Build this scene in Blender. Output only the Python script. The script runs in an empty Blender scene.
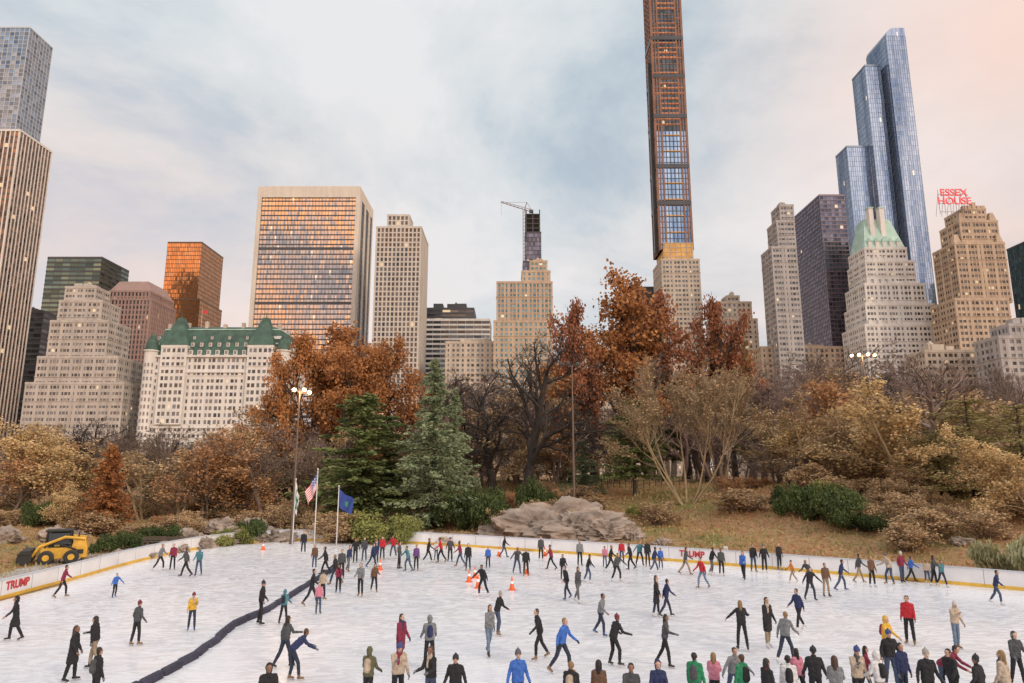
import bpy, bmesh, math, random
import numpy as np
from mathutils import Vector, Matrix, noise
random.seed(7); rng=np.random.default_rng(7)
scene=bpy.context.scene
COL=scene.collection
# ------------------------------------------------------------------ camera
CAMZ=6.8; PITCH=math.radians(10.65); F=1024*24/36
cam_d=bpy.data.cameras.new("camera"); cam=bpy.data.objects.new("camera",cam_d); COL.objects.link(cam)
cam_d.lens=24; cam_d.sensor_width=36; cam_d.clip_end=8000; cam_d.clip_start=0.1
cam.location=(0,0,CAMZ); cam.rotation_euler=(math.pi/2+PITCH,0,0); scene.camera=cam
cp,sp_=math.cos(PITCH),math.sin(PITCH)
# survey: bearing/elevation measured in the photo -> world position at a real distance
def sight(u,v,D):
    a=(u-512)/F; b=(341.5-v)/F
    dy=cp-b*sp_; dz=sp_+b*cp
    t=D/dy
    return (a*t, D, CAMZ+dz*t)
def ground(u,v,z=0.0):
    a=(u-512)/F; b=(341.5-v)/F
    dy=cp-b*sp_; dz=sp_+b*cp
    t=(z-CAMZ)/dz
    return (a*t, dy*t)
# ------------------------------------------------------------------ materials
def newmat(name):
    m=bpy.data.materials.new(name); m.use_nodes=True
    nt=m.node_tree; return m,nt,nt.nodes["Principled BSDF"]
def mat(name,c,rough=.8,metal=0,ns=None,na=.25,bump=0,bs=None,emis=None,es=1,spec=.5,streak=False):
    m,nt,b=newmat(name)
    b.inputs["Base Color"].default_value=(*c,1); b.inputs["Roughness"].default_value=rough
    b.inputs["Metallic"].default_value=metal; b.inputs["Specular IOR Level"].default_value=spec
    tc=nt.nodes.new("ShaderNodeTexCoord")
    if ns:
        n=nt.nodes.new("ShaderNodeTexNoise"); n.inputs["Scale"].default_value=ns; n.inputs["Detail"].default_value=6; n.inputs["Roughness"].default_value=.62
        if streak:
            mp=nt.nodes.new("ShaderNodeMapping"); mp.inputs["Scale"].default_value=(2.4,2.4,.5); nt.links.new(tc.outputs["Object"],mp.inputs[0]); nt.links.new(mp.outputs[0],n.inputs["Vector"])
        else: nt.links.new(tc.outputs["Object"],n.inputs["Vector"])
        r=nt.nodes.new("ShaderNodeValToRGB")
        r.color_ramp.elements[0].position=.3; r.color_ramp.elements[1].position=.7
        r.color_ramp.elements[0].color=(*[x*(1-na) for x in c],1); r.color_ramp.elements[1].color=(*[min(1,x*(1+na)) for x in c],1)
        nt.links.new(n.outputs["Fac"],r.inputs["Fac"]); nt.links.new(r.outputs["Color"],b.inputs["Base Color"])
    if bump:
        n2=nt.nodes.new("ShaderNodeTexNoise"); n2.inputs["Scale"].default_value=bs or 5; n2.inputs["Detail"].default_value=4
        nt.links.new(tc.outputs["Object"],n2.inputs["Vector"])
        bp=nt.nodes.new("ShaderNodeBump"); bp.inputs["Strength"].default_value=bump; bp.inputs["Distance"].default_value=.05
        nt.links.new(n2.outputs["Fac"],bp.inputs["Height"]); nt.links.new(bp.outputs["Normal"],b.inputs["Normal"])
    if emis:
        b.inputs["Emission Color"].default_value=(*emis,1); b.inputs["Emission Strength"].default_value=es
    return m
def glass(name,dark,tint,refl=.5,rough=.06,lit=.01,tilt=.02,litc=(1,.70,.38),les=.7,big=0):
    m,nt,b=newmat(name); L=nt.links
    uv=nt.nodes.new("ShaderNodeUVMap")
    fl=nt.nodes.new("ShaderNodeVectorMath"); fl.operation='FLOOR'; L.new(uv.outputs[0],fl.inputs[0])
    wn=nt.nodes.new("ShaderNodeTexWhiteNoise"); wn.noise_dimensions='2D'; L.new(fl.outputs[0],wn.inputs["Vector"])
    fac=wn.outputs["Value"]
    if big:   # broad vertical facets of differently coated glass
        tc=nt.nodes.new("ShaderNodeTexCoord"); mp=nt.nodes.new("ShaderNodeMapping"); mp.inputs["Scale"].default_value=(big,big,big*.06); L.new(tc.outputs["Object"],mp.inputs[0])
        n=nt.nodes.new("ShaderNodeTexNoise"); n.inputs["Scale"].default_value=1; n.inputs["Detail"].default_value=2; L.new(mp.outputs[0],n.inputs["Vector"])
        mr=nt.nodes.new("ShaderNodeMapRange"); mr.inputs["From Min"].default_value=.38; mr.inputs["From Max"].default_value=.62; L.new(n.outputs["Fac"],mr.inputs[0])
        q=nt.nodes.new("ShaderNodeMath"); q.operation='MULTIPLY_ADD'; q.inputs[1].default_value=.3; L.new(fac,q.inputs[0])
        q2=nt.nodes.new("ShaderNodeMath"); q2.operation='MULTIPLY'; q2.inputs[1].default_value=.7; L.new(mr.outputs[0],q2.inputs[0]); L.new(q2.outputs[0],q.inputs[2]); fac=q.outputs[0]
    mx=nt.nodes.new("ShaderNodeValToRGB"); e=mx.color_ramp.elements
    e[0].position=.0; e[0].color=(*dark,1); e[1].position=1; e[1].color=(*tint,1)
    L.new(fac,mx.inputs["Fac"]); L.new(mx.outputs["Color"],b.inputs["Base Color"])
    b.inputs["Roughness"].default_value=rough; b.inputs["Metallic"].default_value=refl
    g=nt.nodes.new("ShaderNodeNewGeometry")
    s=nt.nodes.new("ShaderNodeVectorMath"); s.operation='SUBTRACT'; s.inputs[1].default_value=(.5,.5,.5); L.new(wn.outputs["Color"],s.inputs[0])
    sc=nt.nodes.new("ShaderNodeVectorMath"); sc.operation='SCALE'; sc.inputs["Scale"].default_value=tilt; L.new(s.outputs[0],sc.inputs[0])
    ad=nt.nodes.new("ShaderNodeVectorMath"); ad.operation='ADD'; L.new(g.outputs["Normal"],ad.inputs[0]); L.new(sc.outputs[0],ad.inputs[1])
    nm=nt.nodes.new("ShaderNodeVectorMath"); nm.operation='NORMALIZE'; L.new(ad.outputs[0],nm.inputs[0]); L.new(nm.outputs[0],b.inputs["Normal"])
    if lit:
        gt=nt.nodes.new("ShaderNodeMath"); gt.operation='GREATER_THAN'; gt.inputs[1].default_value=1-lit
        sx=nt.nodes.new("ShaderNodeSeparateColor"); L.new(wn.outputs["Color"],sx.inputs[0]); L.new(sx.outputs[0],gt.inputs[0])
        ml=nt.nodes.new("ShaderNodeMath"); ml.operation='MULTIPLY'; ml.inputs[1].default_value=les; L.new(gt.outputs[0],ml.inputs[0])
        b.inputs["Emission Color"].default_value=(*litc,1); L.new(ml.outputs[0],b.inputs["Emission Strength"])
    return m
def leafmat(name,c1,c2,trans=.25):
    m,nt,b=newmat(name); L=nt.links
    g=nt.nodes.new("ShaderNodeNewGeometry"); tc=nt.nodes.new("ShaderNodeTexCoord"); oi=nt.nodes.new("ShaderNodeObjectInfo")
    n=nt.nodes.new("ShaderNodeTexNoise"); n.inputs["Scale"].default_value=.35; L.new(tc.outputs["Object"],n.inputs["Vector"])
    a=nt.nodes.new("ShaderNodeMath"); a.operation='MULTIPLY_ADD'; a.inputs[1].default_value=.5; L.new(g.outputs["Random Per Island"],a.inputs[0])
    s=nt.nodes.new("ShaderNodeMath"); s.operation='MULTIPLY_ADD'; s.inputs[1].default_value=1.3; s.inputs[2].default_value=-.4; L.new(n.outputs["Fac"],s.inputs[0])
    L.new(s.outputs[0],a.inputs[2])
    a2=nt.nodes.new("ShaderNodeMath"); a2.operation='MULTIPLY_ADD'; a2.inputs[1].default_value=.3; L.new(oi.outputs["Random"],a2.inputs[0]); L.new(a.outputs[0],a2.inputs[2])
    r=nt.nodes.new("ShaderNodeValToRGB"); e=r.color_ramp.elements; e[0].position=.1; e[1].position=1.0
    e[0].color=(*c1,1); e[1].color=(*c2,1)
    L.new(a2.outputs[0],r.inputs["Fac"]); L.new(r.outputs["Color"],b.inputs["Base Color"])
    b.inputs["Roughness"].default_value=.75; b.inputs["Specular IOR Level"].default_value=.2
    t=nt.nodes.new("ShaderNodeBsdfTranslucent"); L.new(r.outputs["Color"],t.inputs["Color"])
    ms=nt.nodes.new("ShaderNodeMixShader"); ms.inputs[0].default_value=trans
    L.new(b.outputs[0],ms.inputs[1]); L.new(t.outputs[0],ms.inputs[2])
    L.new(ms.outputs[0],nt.nodes["Material Output"].inputs["Surface"])
    return m
# ------------------------------------------------------------------ mesh builder
class MB:
    def __init__(s): s.v=[]; s.f=[]; s.m=[]; s.uv=[]
    def quad(s,pts,m,uv=None):
        i=len(s.v); s.v+=[tuple(p) for p in pts]; s.f.append(tuple(range(i,i+len(pts)))); s.m.append(m)
        s.uv+= uv if uv else [(0,0)]*len(pts)
    def box(s,x0,x1,y0,y1,z0,z1,m,cell=None,off=0):
        P=[(x0,y0,z0),(x1,y0,z0),(x1,y1,z0),(x0,y1,z0),(x0,y0,z1),(x1,y0,z1),(x1,y1,z1),(x0,y1,z1)]
        if cell:
            nx,ny,nz=cell
            U=lambda n,o:[(o,off),(o+n,off),(o+n,off+nz),(o,off+nz)]
        i=len(s.v); s.v+=P
        F_=[(0,1,5,4),(1,2,6,5),(2,3,7,6),(3,0,4,7),(4,5,6,7),(3,2,1,0)]
        for k,q in enumerate(F_):
            s.f.append(tuple(i+a for a in q)); s.m.append(m)
            if cell and k<4: s.uv+=U([nx,ny,nx,ny][k],k*100)
            else: s.uv+=[(0,0)]*4
    def frus(s,b,t,z0,z1,m):
        B=[(b[0],b[2],z0),(b[1],b[2],z0),(b[1],b[3],z0),(b[0],b[3],z0)]
        T=[(t[0],t[2],z1),(t[1],t[2],z1),(t[1],t[3],z1),(t[0],t[3],z1)]
        i=len(s.v); s.v+=B+T
        for q in [(0,1,5,4),(1,2,6,5),(2,3,7,6),(3,0,4,7),(4,5,6,7),(3,2,1,0)]:
            s.f.append(tuple(i+a for a in q)); s.m.append(m); s.uv+=[(0,0)]*4
    def tube(s,pts,rad,m,n=8,cap=True):
        pts=[Vector(p) for p in pts]; rings=[]
        for k,p in enumerate(pts):
            d=(pts[min(k+1,len(pts)-1)]-pts[max(k-1,0)]).normalized()
            a=d.cross(Vector((0,0,1)));
            if a.length<.05: a=d.cross(Vector((0,1,0)))
            a.normalize(); b=d.cross(a)
            r=rad[k] if hasattr(rad,'__len__') else rad
            i=len(s.v); rings.append(i)
            for j in range(n):
                t=2*math.pi*j/n; q=p+a*math.cos(t)*r+b*math.sin(t)*r; s.v.append(tuple(q))
        for k in range(len(rings)-1):
            for j in range(n):
                s.f.append((rings[k]+j,rings[k+1]+j,rings[k+1]+(j+1)%n,rings[k]+(j+1)%n)); s.m.append(m); s.uv+=[(0,0)]*4
        if cap:
            s.f.append(tuple(rings[0]+j for j in range(n))); s.m.append(m); s.uv+=[(0,0)]*n
            s.f.append(tuple(rings[-1]+j for j in reversed(range(n)))); s.m.append(m); s.uv+=[(0,0)]*n
    def mesh(s,name,mats,smooth=False):
        me=bpy.data.meshes.new(name); me.from_pydata(s.v,[],s.f)
        for m in mats: me.materials.append(m)
        me.polygons.foreach_set("material_index",s.m)
        ul=me.uv_layers.new(name="UVMap"); ul.data.foreach_set("uv",np.array(s.uv,dtype=np.float32).ravel())
        if smooth: me.polygons.foreach_set("use_smooth",[True]*len(s.f))
        me.update(); return me
    def obj(s,name,mats,loc=(0,0,0),rot=0,smooth=False,bevel=0):
        o=bpy.data.objects.new(name,s.mesh(name,mats,smooth)); COL.objects.link(o); o.location=loc; o.rotation_euler=(0,0,rot)
        if bevel:
            b=o.modifiers.new("bevel",'BEVEL'); b.width=bevel; b.segments=2; b.limit_method='ANGLE'
        return o
def smooth01(t): t=np.clip(t,0,1); return t*t*(3-2*t)
# ------------------------------------------------------------------ world
w=bpy.data.worlds.new("World"); scene.world=w; w.use_nodes=True
nt=w.node_tree; nt.nodes.clear(); L=nt.links; N=nt.nodes.new
out=N("ShaderNodeOutputWorld")
SUN_EL=math.radians(22); SUN_AZ=math.radians(135)   # behind right of the camera
sky=N("ShaderNodeTexSky"); sky.sky_type='NISHITA'; sky.sun_disc=False; sky.sun_elevation=SUN_EL; sky.sun_rotation=SUN_AZ
bg1=N("ShaderNodeBackground"); bg1.inputs[1].default_value=.15; L.new(sky.outputs[0],bg1.inputs[0])
tc=N("ShaderNodeTexCoord"); sep=N("ShaderNodeSeparateXYZ"); L.new(tc.outputs["Generated"],sep.inputs[0])
def M(op,a,b=None,c=None,clamp=False):
    n=N("ShaderNodeMath"); n.operation=op; n.use_clamp=clamp
    for i,x in enumerate((a,b,c)):
        if x is None: continue
        if isinstance(x,(int,float)): n.inputs[i].default_value=x
        else: L.new(x,n.inputs[i])
    return n.outputs[0]
X,Y,Z=sep.outputs
zz=M('ADD',M('MAXIMUM',Z,0.0),.32)
cmb=N("ShaderNodeCombineXYZ"); L.new(M('DIVIDE',X,zz),cmb.inputs[0]); L.new(M('DIVIDE',Y,zz),cmb.inputs[1])
def nz(scale,detail,loc,rough=.55,scl=(1,1,1)):
    mp=N("ShaderNodeMapping"); mp.inputs["Location"].default_value=loc; mp.inputs["Scale"].default_value=scl; L.new(cmb.outputs[0],mp.inputs[0])
    n=N("ShaderNodeTexNoise"); n.inputs["Scale"].default_value=scale; n.inputs["Detail"].default_value=detail; n.inputs["Roughness"].default_value=rough
    n.inputs["Distortion"].default_value=.3
    L.new(mp.outputs[0],n.inputs["Vector"]); return n.outputs["Fac"]
n1=nz(1.25,7,(3.1,1.7,0),.6); n2=nz(.9,3,(9.3,4.2,2))
def ramp(fac,stops):
    r=N("ShaderNodeValToRGB"); e=r.color_ramp.elements
    while len(e)<len(stops): e.new(.5)
    for q,(p,c) in zip(e,stops): q.position=p; q.color=(*c,1)
    L.new(fac,r.inputs[0]); return r.outputs[0]
def mixc(fac,a,b):
    n=N("ShaderNodeMix"); n.data_type='RGBA'
    if isinstance(fac,(int,float)): n.inputs[0].default_value=fac
    else: L.new(fac,n.inputs[0])
    for i,x in ((6,a),(7,b)):
        if isinstance(x,tuple): n.inputs[i].default_value=(*x,1)
        else: L.new(x,n.inputs[i])
    return n.outputs[2]
cloud=ramp(n1,[(.36,(.48,.565,.625)),(.47,(.60,.65,.685)),(.58,(.74,.745,.76))])
warmR=M('MULTIPLY',M('MULTIPLY_ADD',X,3.0,-.65,True),M('MULTIPLY_ADD',n2,2.6,-.5,True))
side=M('MULTIPLY_ADD',M('ABSOLUTE',X),1.8,.12,True)
low=M('MULTIPLY',M('MULTIPLY_ADD',Z,-2.3,1.2,True),side)
warm=M('MAXIMUM',M('MULTIPLY',warmR,.95),M('MULTIPLY',low,M('MULTIPLY_ADD',n2,2.4,-.4,True)))
c2=mixc(warm,cloud,(.90,.64,.545))
# sunset bank low in the sky behind the camera (seen only in the glass towers and on the ice)
back=M('MULTIPLY',M('MULTIPLY_ADD',Y,-2.5,-.6,True),M('MULTIPLY_ADD',X,-3.0,.6,True))
n3=nz(3.6,5,(1.3,7.7,5),.6,(.7,1.8,1))
bankz=M('MULTIPLY_ADD',M('ABSOLUTE',M('SUBTRACT',Z,.26)),-6.5,1.6,True)
bank=M('MULTIPLY',M('MULTIPLY',back,bankz),M('MULTIPLY_ADD',n3,8.0,-3.55,True))
c3=mixc(bank,c2,(1.6,.76,.32))
dkb=M('MULTIPLY',M('MULTIPLY',back,M('MULTIPLY_ADD',n3,-7.0,3.6,True)),.7)
c3=mixc(dkb,c3,(.20,.22,.28))
# brighter overhead and toward the sunset behind the viewer
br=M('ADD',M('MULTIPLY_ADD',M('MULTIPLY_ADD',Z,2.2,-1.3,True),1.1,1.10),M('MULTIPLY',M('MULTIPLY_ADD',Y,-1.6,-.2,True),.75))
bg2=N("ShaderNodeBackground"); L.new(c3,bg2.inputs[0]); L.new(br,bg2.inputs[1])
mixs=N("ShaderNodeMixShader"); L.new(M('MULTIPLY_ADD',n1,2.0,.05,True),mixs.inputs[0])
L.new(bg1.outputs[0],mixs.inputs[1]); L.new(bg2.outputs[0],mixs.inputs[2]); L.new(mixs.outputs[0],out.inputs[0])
sd=bpy.data.lights.new("sun",'SUN'); sd.energy=1.5; sd.angle=math.radians(14); sd.color=(1,.82,.64)
so=bpy.data.objects.new("sun",sd); COL.objects.link(so)
dv=Vector((math.sin(SUN_AZ)*math.cos(SUN_EL),math.cos(SUN_AZ)*math.cos(SUN_EL),math.sin(SUN_EL)))
so.rotation_euler=dv.to_track_quat('Z','Y').to_euler()
# ------------------------------------------------------------------ rink outline
bp=[(-260,668),(-120,633),(0,600),(70,581),(130,564),(180,552.5),(220,546),(250,543),(290,541),(350,541.5),(420,544),(500,549),(600,556),(700,563.5),(800,571.5),(900,580),(1024,591),(1160,604),(1330,622)]
gp=[ground(*p) for p in bp]
def catmull(P,step=.6):
    out=[]
    P=[Vector((*p,0)) for p in P]; P=[P[0]*2-P[1]]+P+[P[-1]*2-P[-2]]
    for i in range(1,len(P)-2):
        n=max(2,int((P[i+1]-P[i]).length/step))
        for k in range(n):
            t=k/n; a,b,c,d=P[i-1:i+3]
            out.append(.5*((2*b)+(c-a)*t+(2*a-5*b+4*c-d)*t*t+(3*b-a-3*c+d)*t**3))
    out.append(P[-2]); return out
curve=catmull(gp)
CX=np.array([(p.x,p.y) for p in curve])
poly=np.vstack([CX,[[CX[-1,0],12.0],[CX[0,0],12.0]]])
def inside(x,y):
    r=np.zeros(x.shape,bool); n=len(poly)
    for i in range(n):
        x1,y1=poly[i]; x2,y2=poly[(i+1)%n]
        if y1==y2: continue
        c=((y1>y)!=(y2>y))&(x<(x2-x1)*(y-y1)/(y2-y1)+x1); r^=c
    return r
def dist(x,y):
    d=np.full(x.shape,1e9)
    for i in range(0,len(CX)-1):
        ax,ay=CX[i]; bx,by=CX[i+1]; vx,vy=bx-ax,by-ay
        t=np.clip(((x-ax)*vx+(y-ay)*vy)/(vx*vx+vy*vy+1e-9),0,1)
        d=np.minimum(d,np.hypot(x-ax-t*vx,y-ay-t*vy))
    return d
def wob(x,y):
    return .35*np.sin(x*.21+1.3)*np.cos(y*.17)+.22*np.sin(x*.47+y*.33)+.12*np.sin(x*1.1-y*.8)+.06*np.sin(x*2.3+y*1.9)
def hfun(x,y):
    x=np.asarray(x,float); y=np.asarray(y,float)
    d=dist(x,y); ins=inside(x,y)|(y<12)
    Lf=smooth01((-8-x)/28.0)
    H=4.9*(1-Lf)+2.3*Lf
    rise=smooth01((d+2)/36.0)-smooth01(2/36.0)
    z=.04+H*rise*smooth01((d-.8)/3)+wob(x,y)*smooth01((d-2)/10)*.8
    fade=1-smooth01((y-160)/80)
    z=z*fade+3.0*(1-fade)
    return np.where(ins,-.06,z)
def h1(x,y): return float(hfun(np.array([x]),np.array([y]))[0])
xs=np.concatenate([[-4000,-2000,-1000,-500,-300,-200,-150],np.arange(-120,120.1,1.25),[150,200,300,500,1000,2000,4000]])
ys=np.concatenate([[-2000,-600,-200,-60,-20,0],np.arange(12,170,1.25),np.arange(175,300,12),[350,450,600,900,1500,3000,6000]])
GX,GY=np.meshgrid(xs,ys); GZ=hfun(GX.ravel(),GY.ravel()).reshape(GX.shape)
V=np.stack([GX.ravel(),GY.ravel(),GZ.ravel()],1)
nx,ny=len(xs),len(ys); idx=np.arange(nx*ny).reshape(ny,nx)
Fq=np.stack([idx[:-1,:-1].ravel(),idx[:-1,1:].ravel(),idx[1:,1:].ravel(),idx[1:,:-1].ravel()],1)[:,::-1]
me=bpy.data.meshes.new("ground"); me.from_pydata(V.tolist(),[],Fq.tolist()); me.polygons.foreach_set("use_smooth",[True]*len(Fq))
gm,gnt,gb=newmat("ground_leaf_litter_grass")
tcg=gnt.nodes.new("ShaderNodeTexCoord")
def gnoise(s,d=6):
    n=gnt.nodes.new("ShaderNodeTexNoise"); n.inputs["Scale"].default_value=s; n.inputs["Detail"].default_value=d; n.inputs["Roughness"].default_value=.65
    gnt.links.new(tcg.outputs["Object"],n.inputs["Vector"]); return n.outputs["Fac"]
ga,gb2=gnoise(.10,5),gnoise(3.5,6)
r1=gnt.nodes.new("ShaderNodeValToRGB"); e=r1.color_ramp.elements; e[0].position=.36; e[0].color=(.18,.19,.06,1); e[1].position=.56; e[1].color=(.38,.22,.12,1)
e2=e.new(.45); e2.color=(.32,.23,.11,1)
gnt.links.new(ga,r1.inputs[0])
r2=gnt.nodes.new("ShaderNodeValToRGB"); e=r2.color_ramp.elements; e[0].position=.3; e[0].color=(.5,.45,.42,1); e[1].position=.7; e[1].color=(1.25,1.2,1.1,1)
gnt.links.new(gb2,r2.inputs[0])
mm=gnt.nodes.new("ShaderNodeMix"); mm.data_type='RGBA'; mm.blend_type='MULTIPLY'; mm.inputs[0].default_value=1
gnt.links.new(r1.outputs[0],mm.inputs[6]); gnt.links.new(r2.outputs[0],mm.inputs[7]); gnt.links.new(mm.outputs[2],gb.inputs["Base Color"])
gb.inputs["Roughness"].default_value=.95
gbm=gnt.nodes.new("ShaderNodeBump"); gbm.inputs["Distance"].default_value=.15; gbm.inputs["Strength"].default_value=.8
gnt.links.new(gb2,gbm.inputs["Height"]); gnt.links.new(gbm.outputs[0],gb.inputs["Normal"])
me.materials.append(gm); COL.objects.link(bpy.data.objects.new("ground",me))
# ice
im,int_,ib=newmat("ice")
t=int_.nodes.new("ShaderNodeTexCoord")
def inz(s,d,scl=(1,1,1),rot=0,di=.8):
    mp=int_.nodes.new("ShaderNodeMapping"); mp.inputs["Scale"].default_value=scl; mp.inputs["Rotation"].default_value=(0,0,rot)
    int_.links.new(t.outputs["Object"],mp.inputs[0])
    n=int_.nodes.new("ShaderNodeTexNoise"); n.inputs["Scale"].default_value=s; n.inputs["Detail"].default_value=d; n.inputs["Distortion"].default_value=di
    int_.links.new(mp.outputs[0],n.inputs["Vector"]); return n.outputs["Fac"]
def imath(op,x,y):
    n=int_.nodes.new("ShaderNodeMath"); n.operation=op
    for i,q in enumerate((x,y)):
        if isinstance(q,(int,float)): n.inputs[i].default_value=q
        else: int_.links.new(q,n.inputs[i])
    return n.outputs[0]
a_=inz(.10,5); b_=inz(.7,7,(1.6,.6,1),.7,2.2); c_=inz(.9,7,(.6,1.5,1),-.5,3.0)
sm=imath('ADD',imath('MULTIPLY',a_,.6),imath('ADD',imath('MULTIPLY',b_,.2),imath('MULTIPLY',c_,.2)))
r=int_.nodes.new("ShaderNodeValToRGB"); e=r.color_ramp.elements; e[0].position=.36; e[0].color=(.66,.695,.76,1); e[1].position=.58; e[1].color=(.80,.81,.83,1)
def cuts(scale,rot,thr,dist_):
    mp=int_.nodes.new("ShaderNodeMapping"); mp.inputs["Rotation"].default_value=(0,0,rot); int_.links.new(t.outputs["Object"],mp.inputs[0])
    n=int_.nodes.new("ShaderNodeTexVoronoi"); n.feature='DISTANCE_TO_EDGE'; n.inputs["Scale"].default_value=scale
    nn=int_.nodes.new("ShaderNodeTexNoise"); nn.inputs["Scale"].default_value=.25; int_.links.new(mp.outputs[0],nn.inputs["Vector"])
    mx=int_.nodes.new("ShaderNodeMix"); mx.data_type='VECTOR'; mx.inputs[0].default_value=dist_; int_.links.new(mp.outputs[0],mx.inputs[4]); int_.links.new(nn.outputs["Color"],mx.inputs[5])
    sc=int_.nodes.new("ShaderNodeVectorMath"); sc.operation='MULTIPLY'; sc.inputs[1].default_value=(1,.22,1); int_.links.new(mx.outputs[1],sc.inputs[0]); int_.links.new(sc.outputs[0],n.inputs["Vector"])
    return imath('LESS_THAN',n.outputs["Distance"],thr)
cut=imath('MAXIMUM',cuts(.9,.5,.012,.3),cuts(.8,-.8,.011,.3))
sm2=imath('ADD',sm,imath('MULTIPLY',cut,-.035))
int_.links.new(sm2,r.inputs[0]); int_.links.new(r.outputs[0],ib.inputs["Base Color"])
rr=int_.nodes.new("ShaderNodeMapRange"); rr.inputs["From Min"].default_value=.4; rr.inputs["From Max"].default_value=.6; rr.inputs["To Min"].default_value=.16; rr.inputs["To Max"].default_value=.36
int_.links.new(c_,rr.inputs[0]); int_.links.new(rr.outputs[0],ib.inputs["Roughness"])
me=bpy.data.meshes.new("ice_rink"); me.from_pydata([(x,y,0) for x,y in poly],[],[tuple(range(len(poly)))[::-1]]); me.materials.append(im)
COL.objects.link(bpy.data.objects.new("ice_rink",me))
# barrier
m_white=mat("board_white",(.72,.73,.74),.35,ns=.8,na=.1); m_yel=mat("kick_yellow",(.66,.42,.06),.45,ns=1.2,na=.2)
m_seam=mat("seam_dark",(.16,.17,.19),.6); m_red=mat("red_paint",(.5,.03,.04),.4); m_cap=mat("rail_cap",(.50,.54,.60),.4)
mb=MB(); n=len(curve); nor=[]
for i in range(n):
    d=(curve[min(i+1,n-1)]-curve[max(i-1,0)]).normalized(); nor.append(Vector((-d.y,d.x,0)))
def strip(o0,z0,o1,z1,m):
    for i in range(n-1):
        A=curve[i]+nor[i]*o0; B=curve[i+1]+nor[i+1]*o0; C=curve[i+1]+nor[i+1]*o1; D=curve[i]+nor[i]*o1
        mb.quad([(A.x,A.y,z0),(B.x,B.y,z0),(C.x,C.y,z1),(D.x,D.y,z1)],m)
strip(0,.0,0,.2,1); strip(0,.2,.012,.2,1); strip(.012,.2,.012,1.0,0); strip(.012,1.0,-.03,1.0,3); strip(-.03,1.0,-.03,1.07,3); strip(-.03,1.07,.13,1.07,3); strip(.13,1.07,.13,0,0)
for i in range(0,n,4):
    p=curve[i]; nn=nor[i]; tt=Vector((nn.y,-nn.x,0))*.012
    a=p+nn*.006
    mb.quad([(a.x-tt.x,a.y-tt.y,.2),(a.x+tt.x,a.y+tt.y,.2),(a.x+tt.x,a.y+tt.y,1.0),(a.x-tt.x,a.y-tt.y,1.0)],2)
mb.obj("rink_barrier",[m_white,m_yel,m_seam,m_cap])
def text(name,s,size,loc,rot,m,ext=.01,bold=.0):
    c=bpy.data.curves.new(name,'FONT'); c.body=s; c.size=size; c.extrude=ext; c.offset=bold; c.align_x='CENTER'; c.align_y='CENTER'; c.space_line=.85
    o=bpy.data.objects.new(name+"_tmp",c); COL.objects.link(o); o.location=loc; o.rotation_euler=rot
    bpy.context.view_layer.update(); dg=bpy.context.evaluated_depsgraph_get()
    me=bpy.data.meshes.new_from_object(o.evaluated_get(dg)); me.materials.clear(); me.materials.append(m); bpy.data.objects.remove(o)
    o2=bpy.data.objects.new(name,me); COL.objects.link(o2); o2.location=loc; o2.rotation_euler=rot; return o2
for u,v in ((14,584),(369,537),(690,554)):
    x,y=ground(u,v+11); i=int(np.argmin(np.hypot(CX[:,0]-x,CX[:,1]-y))); p=curve[i]-nor[i]*.01
    text("rink_board_sign","TRUMP",.6,(p.x,p.y,.62),(math.pi/2,0,math.atan2(-nor[i].x,nor[i].y)),m_red,.008,.02)
m_conc=mat("paving",(.34,.32,.30),.9,ns=.6,na=.25,bump=.3)
mb=MB()
for i in range(0,n-1):
    if curve[i].x<-16:
        for o0,o1 in ((.14,2.6),(2.6,5)):
            A=curve[i]+nor[i]*o0; B=curve[i+1]+nor[i+1]*o0; C=curve[i+1]+nor[i+1]*o1; D=curve[i]+nor[i]*o1
            q=[(p.x,p.y,h1(p.x,p.y)+.06) for p in (A,B,C,D)]; mb.quad(q,0)
mb.obj("paved_walk",[m_conc])
m_stone=mat("terrace_stone",(.33,.31,.28),.9,ns=1.5,na=.25,bump=.4)
mb=MB(); mb.box(-60,60,-25,4,-.05,4.9,0); mb.box(-60.2,60.2,-25.2,4.2,4.9,5.05,0); mb.obj("viewing_terrace",[m_stone],bevel=.03)
# rink divider pads
m_pad=mat("divider_vinyl",(.035,.036,.062),.7,ns=3,na=.35,bump=.4)
dp=[ground(*p) for p in ((338,566),(330,572),(312,583),(292,596),(262,614),(235,626),(212,645),(184,664),(140,688),(80,716))]
dc=catmull(dp,.5); mb=MB()
acc=[0]
for i in range(1,len(dc)): acc.append(acc[-1]+(dc[i]-dc[i-1]).length)
def along(s):
    s=min(max(s,0),acc[-1]-1e-3); i=max(j for j in range(len(acc)) if acc[j]<=s)
    i=min(i,len(dc)-2); t_=(s-acc[i])/(acc[i+1]-acc[i]); return dc[i].lerp(dc[i+1],t_)
s=0; RD=random.Random(3)
while s<acc[-1]-1.2:
    a=along(s+.05); b=along(s+1.16); d=(b-a).normalized(); q=Vector((-d.y,d.x,0)); sh_=q*RD.uniform(-.06,.06); a=a+sh_; b=b-sh_*.5
    hh=RD.uniform(.85,1.05)
    prof=[(.15,.003),(.14,.14),(.11,.23),(.05,.27),(-.05,.27),(-.11,.23),(-.14,.14),(-.15,.003)]
    R=[]
    for P,k in ((a,.72),(a+d*.08,1),(b-d*.08,1),(b,.72)): R.append([(P.x+q.x*o*k,P.y+q.y*o*k,z*hh*(k if z>.1 else 1)) for o,z in prof])
    for g_ in range(3):
        for k in range(len(prof)-1): mb.quad([R[g_][k],R[g_+1][k],R[g_+1][k+1],R[g_][k+1]],0)
    mb.quad(R[0],0); mb.quad(R[3][::-1],0)
    s+=1.22
mb.obj("rink_divider",[m_pad],smooth=False)
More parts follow.
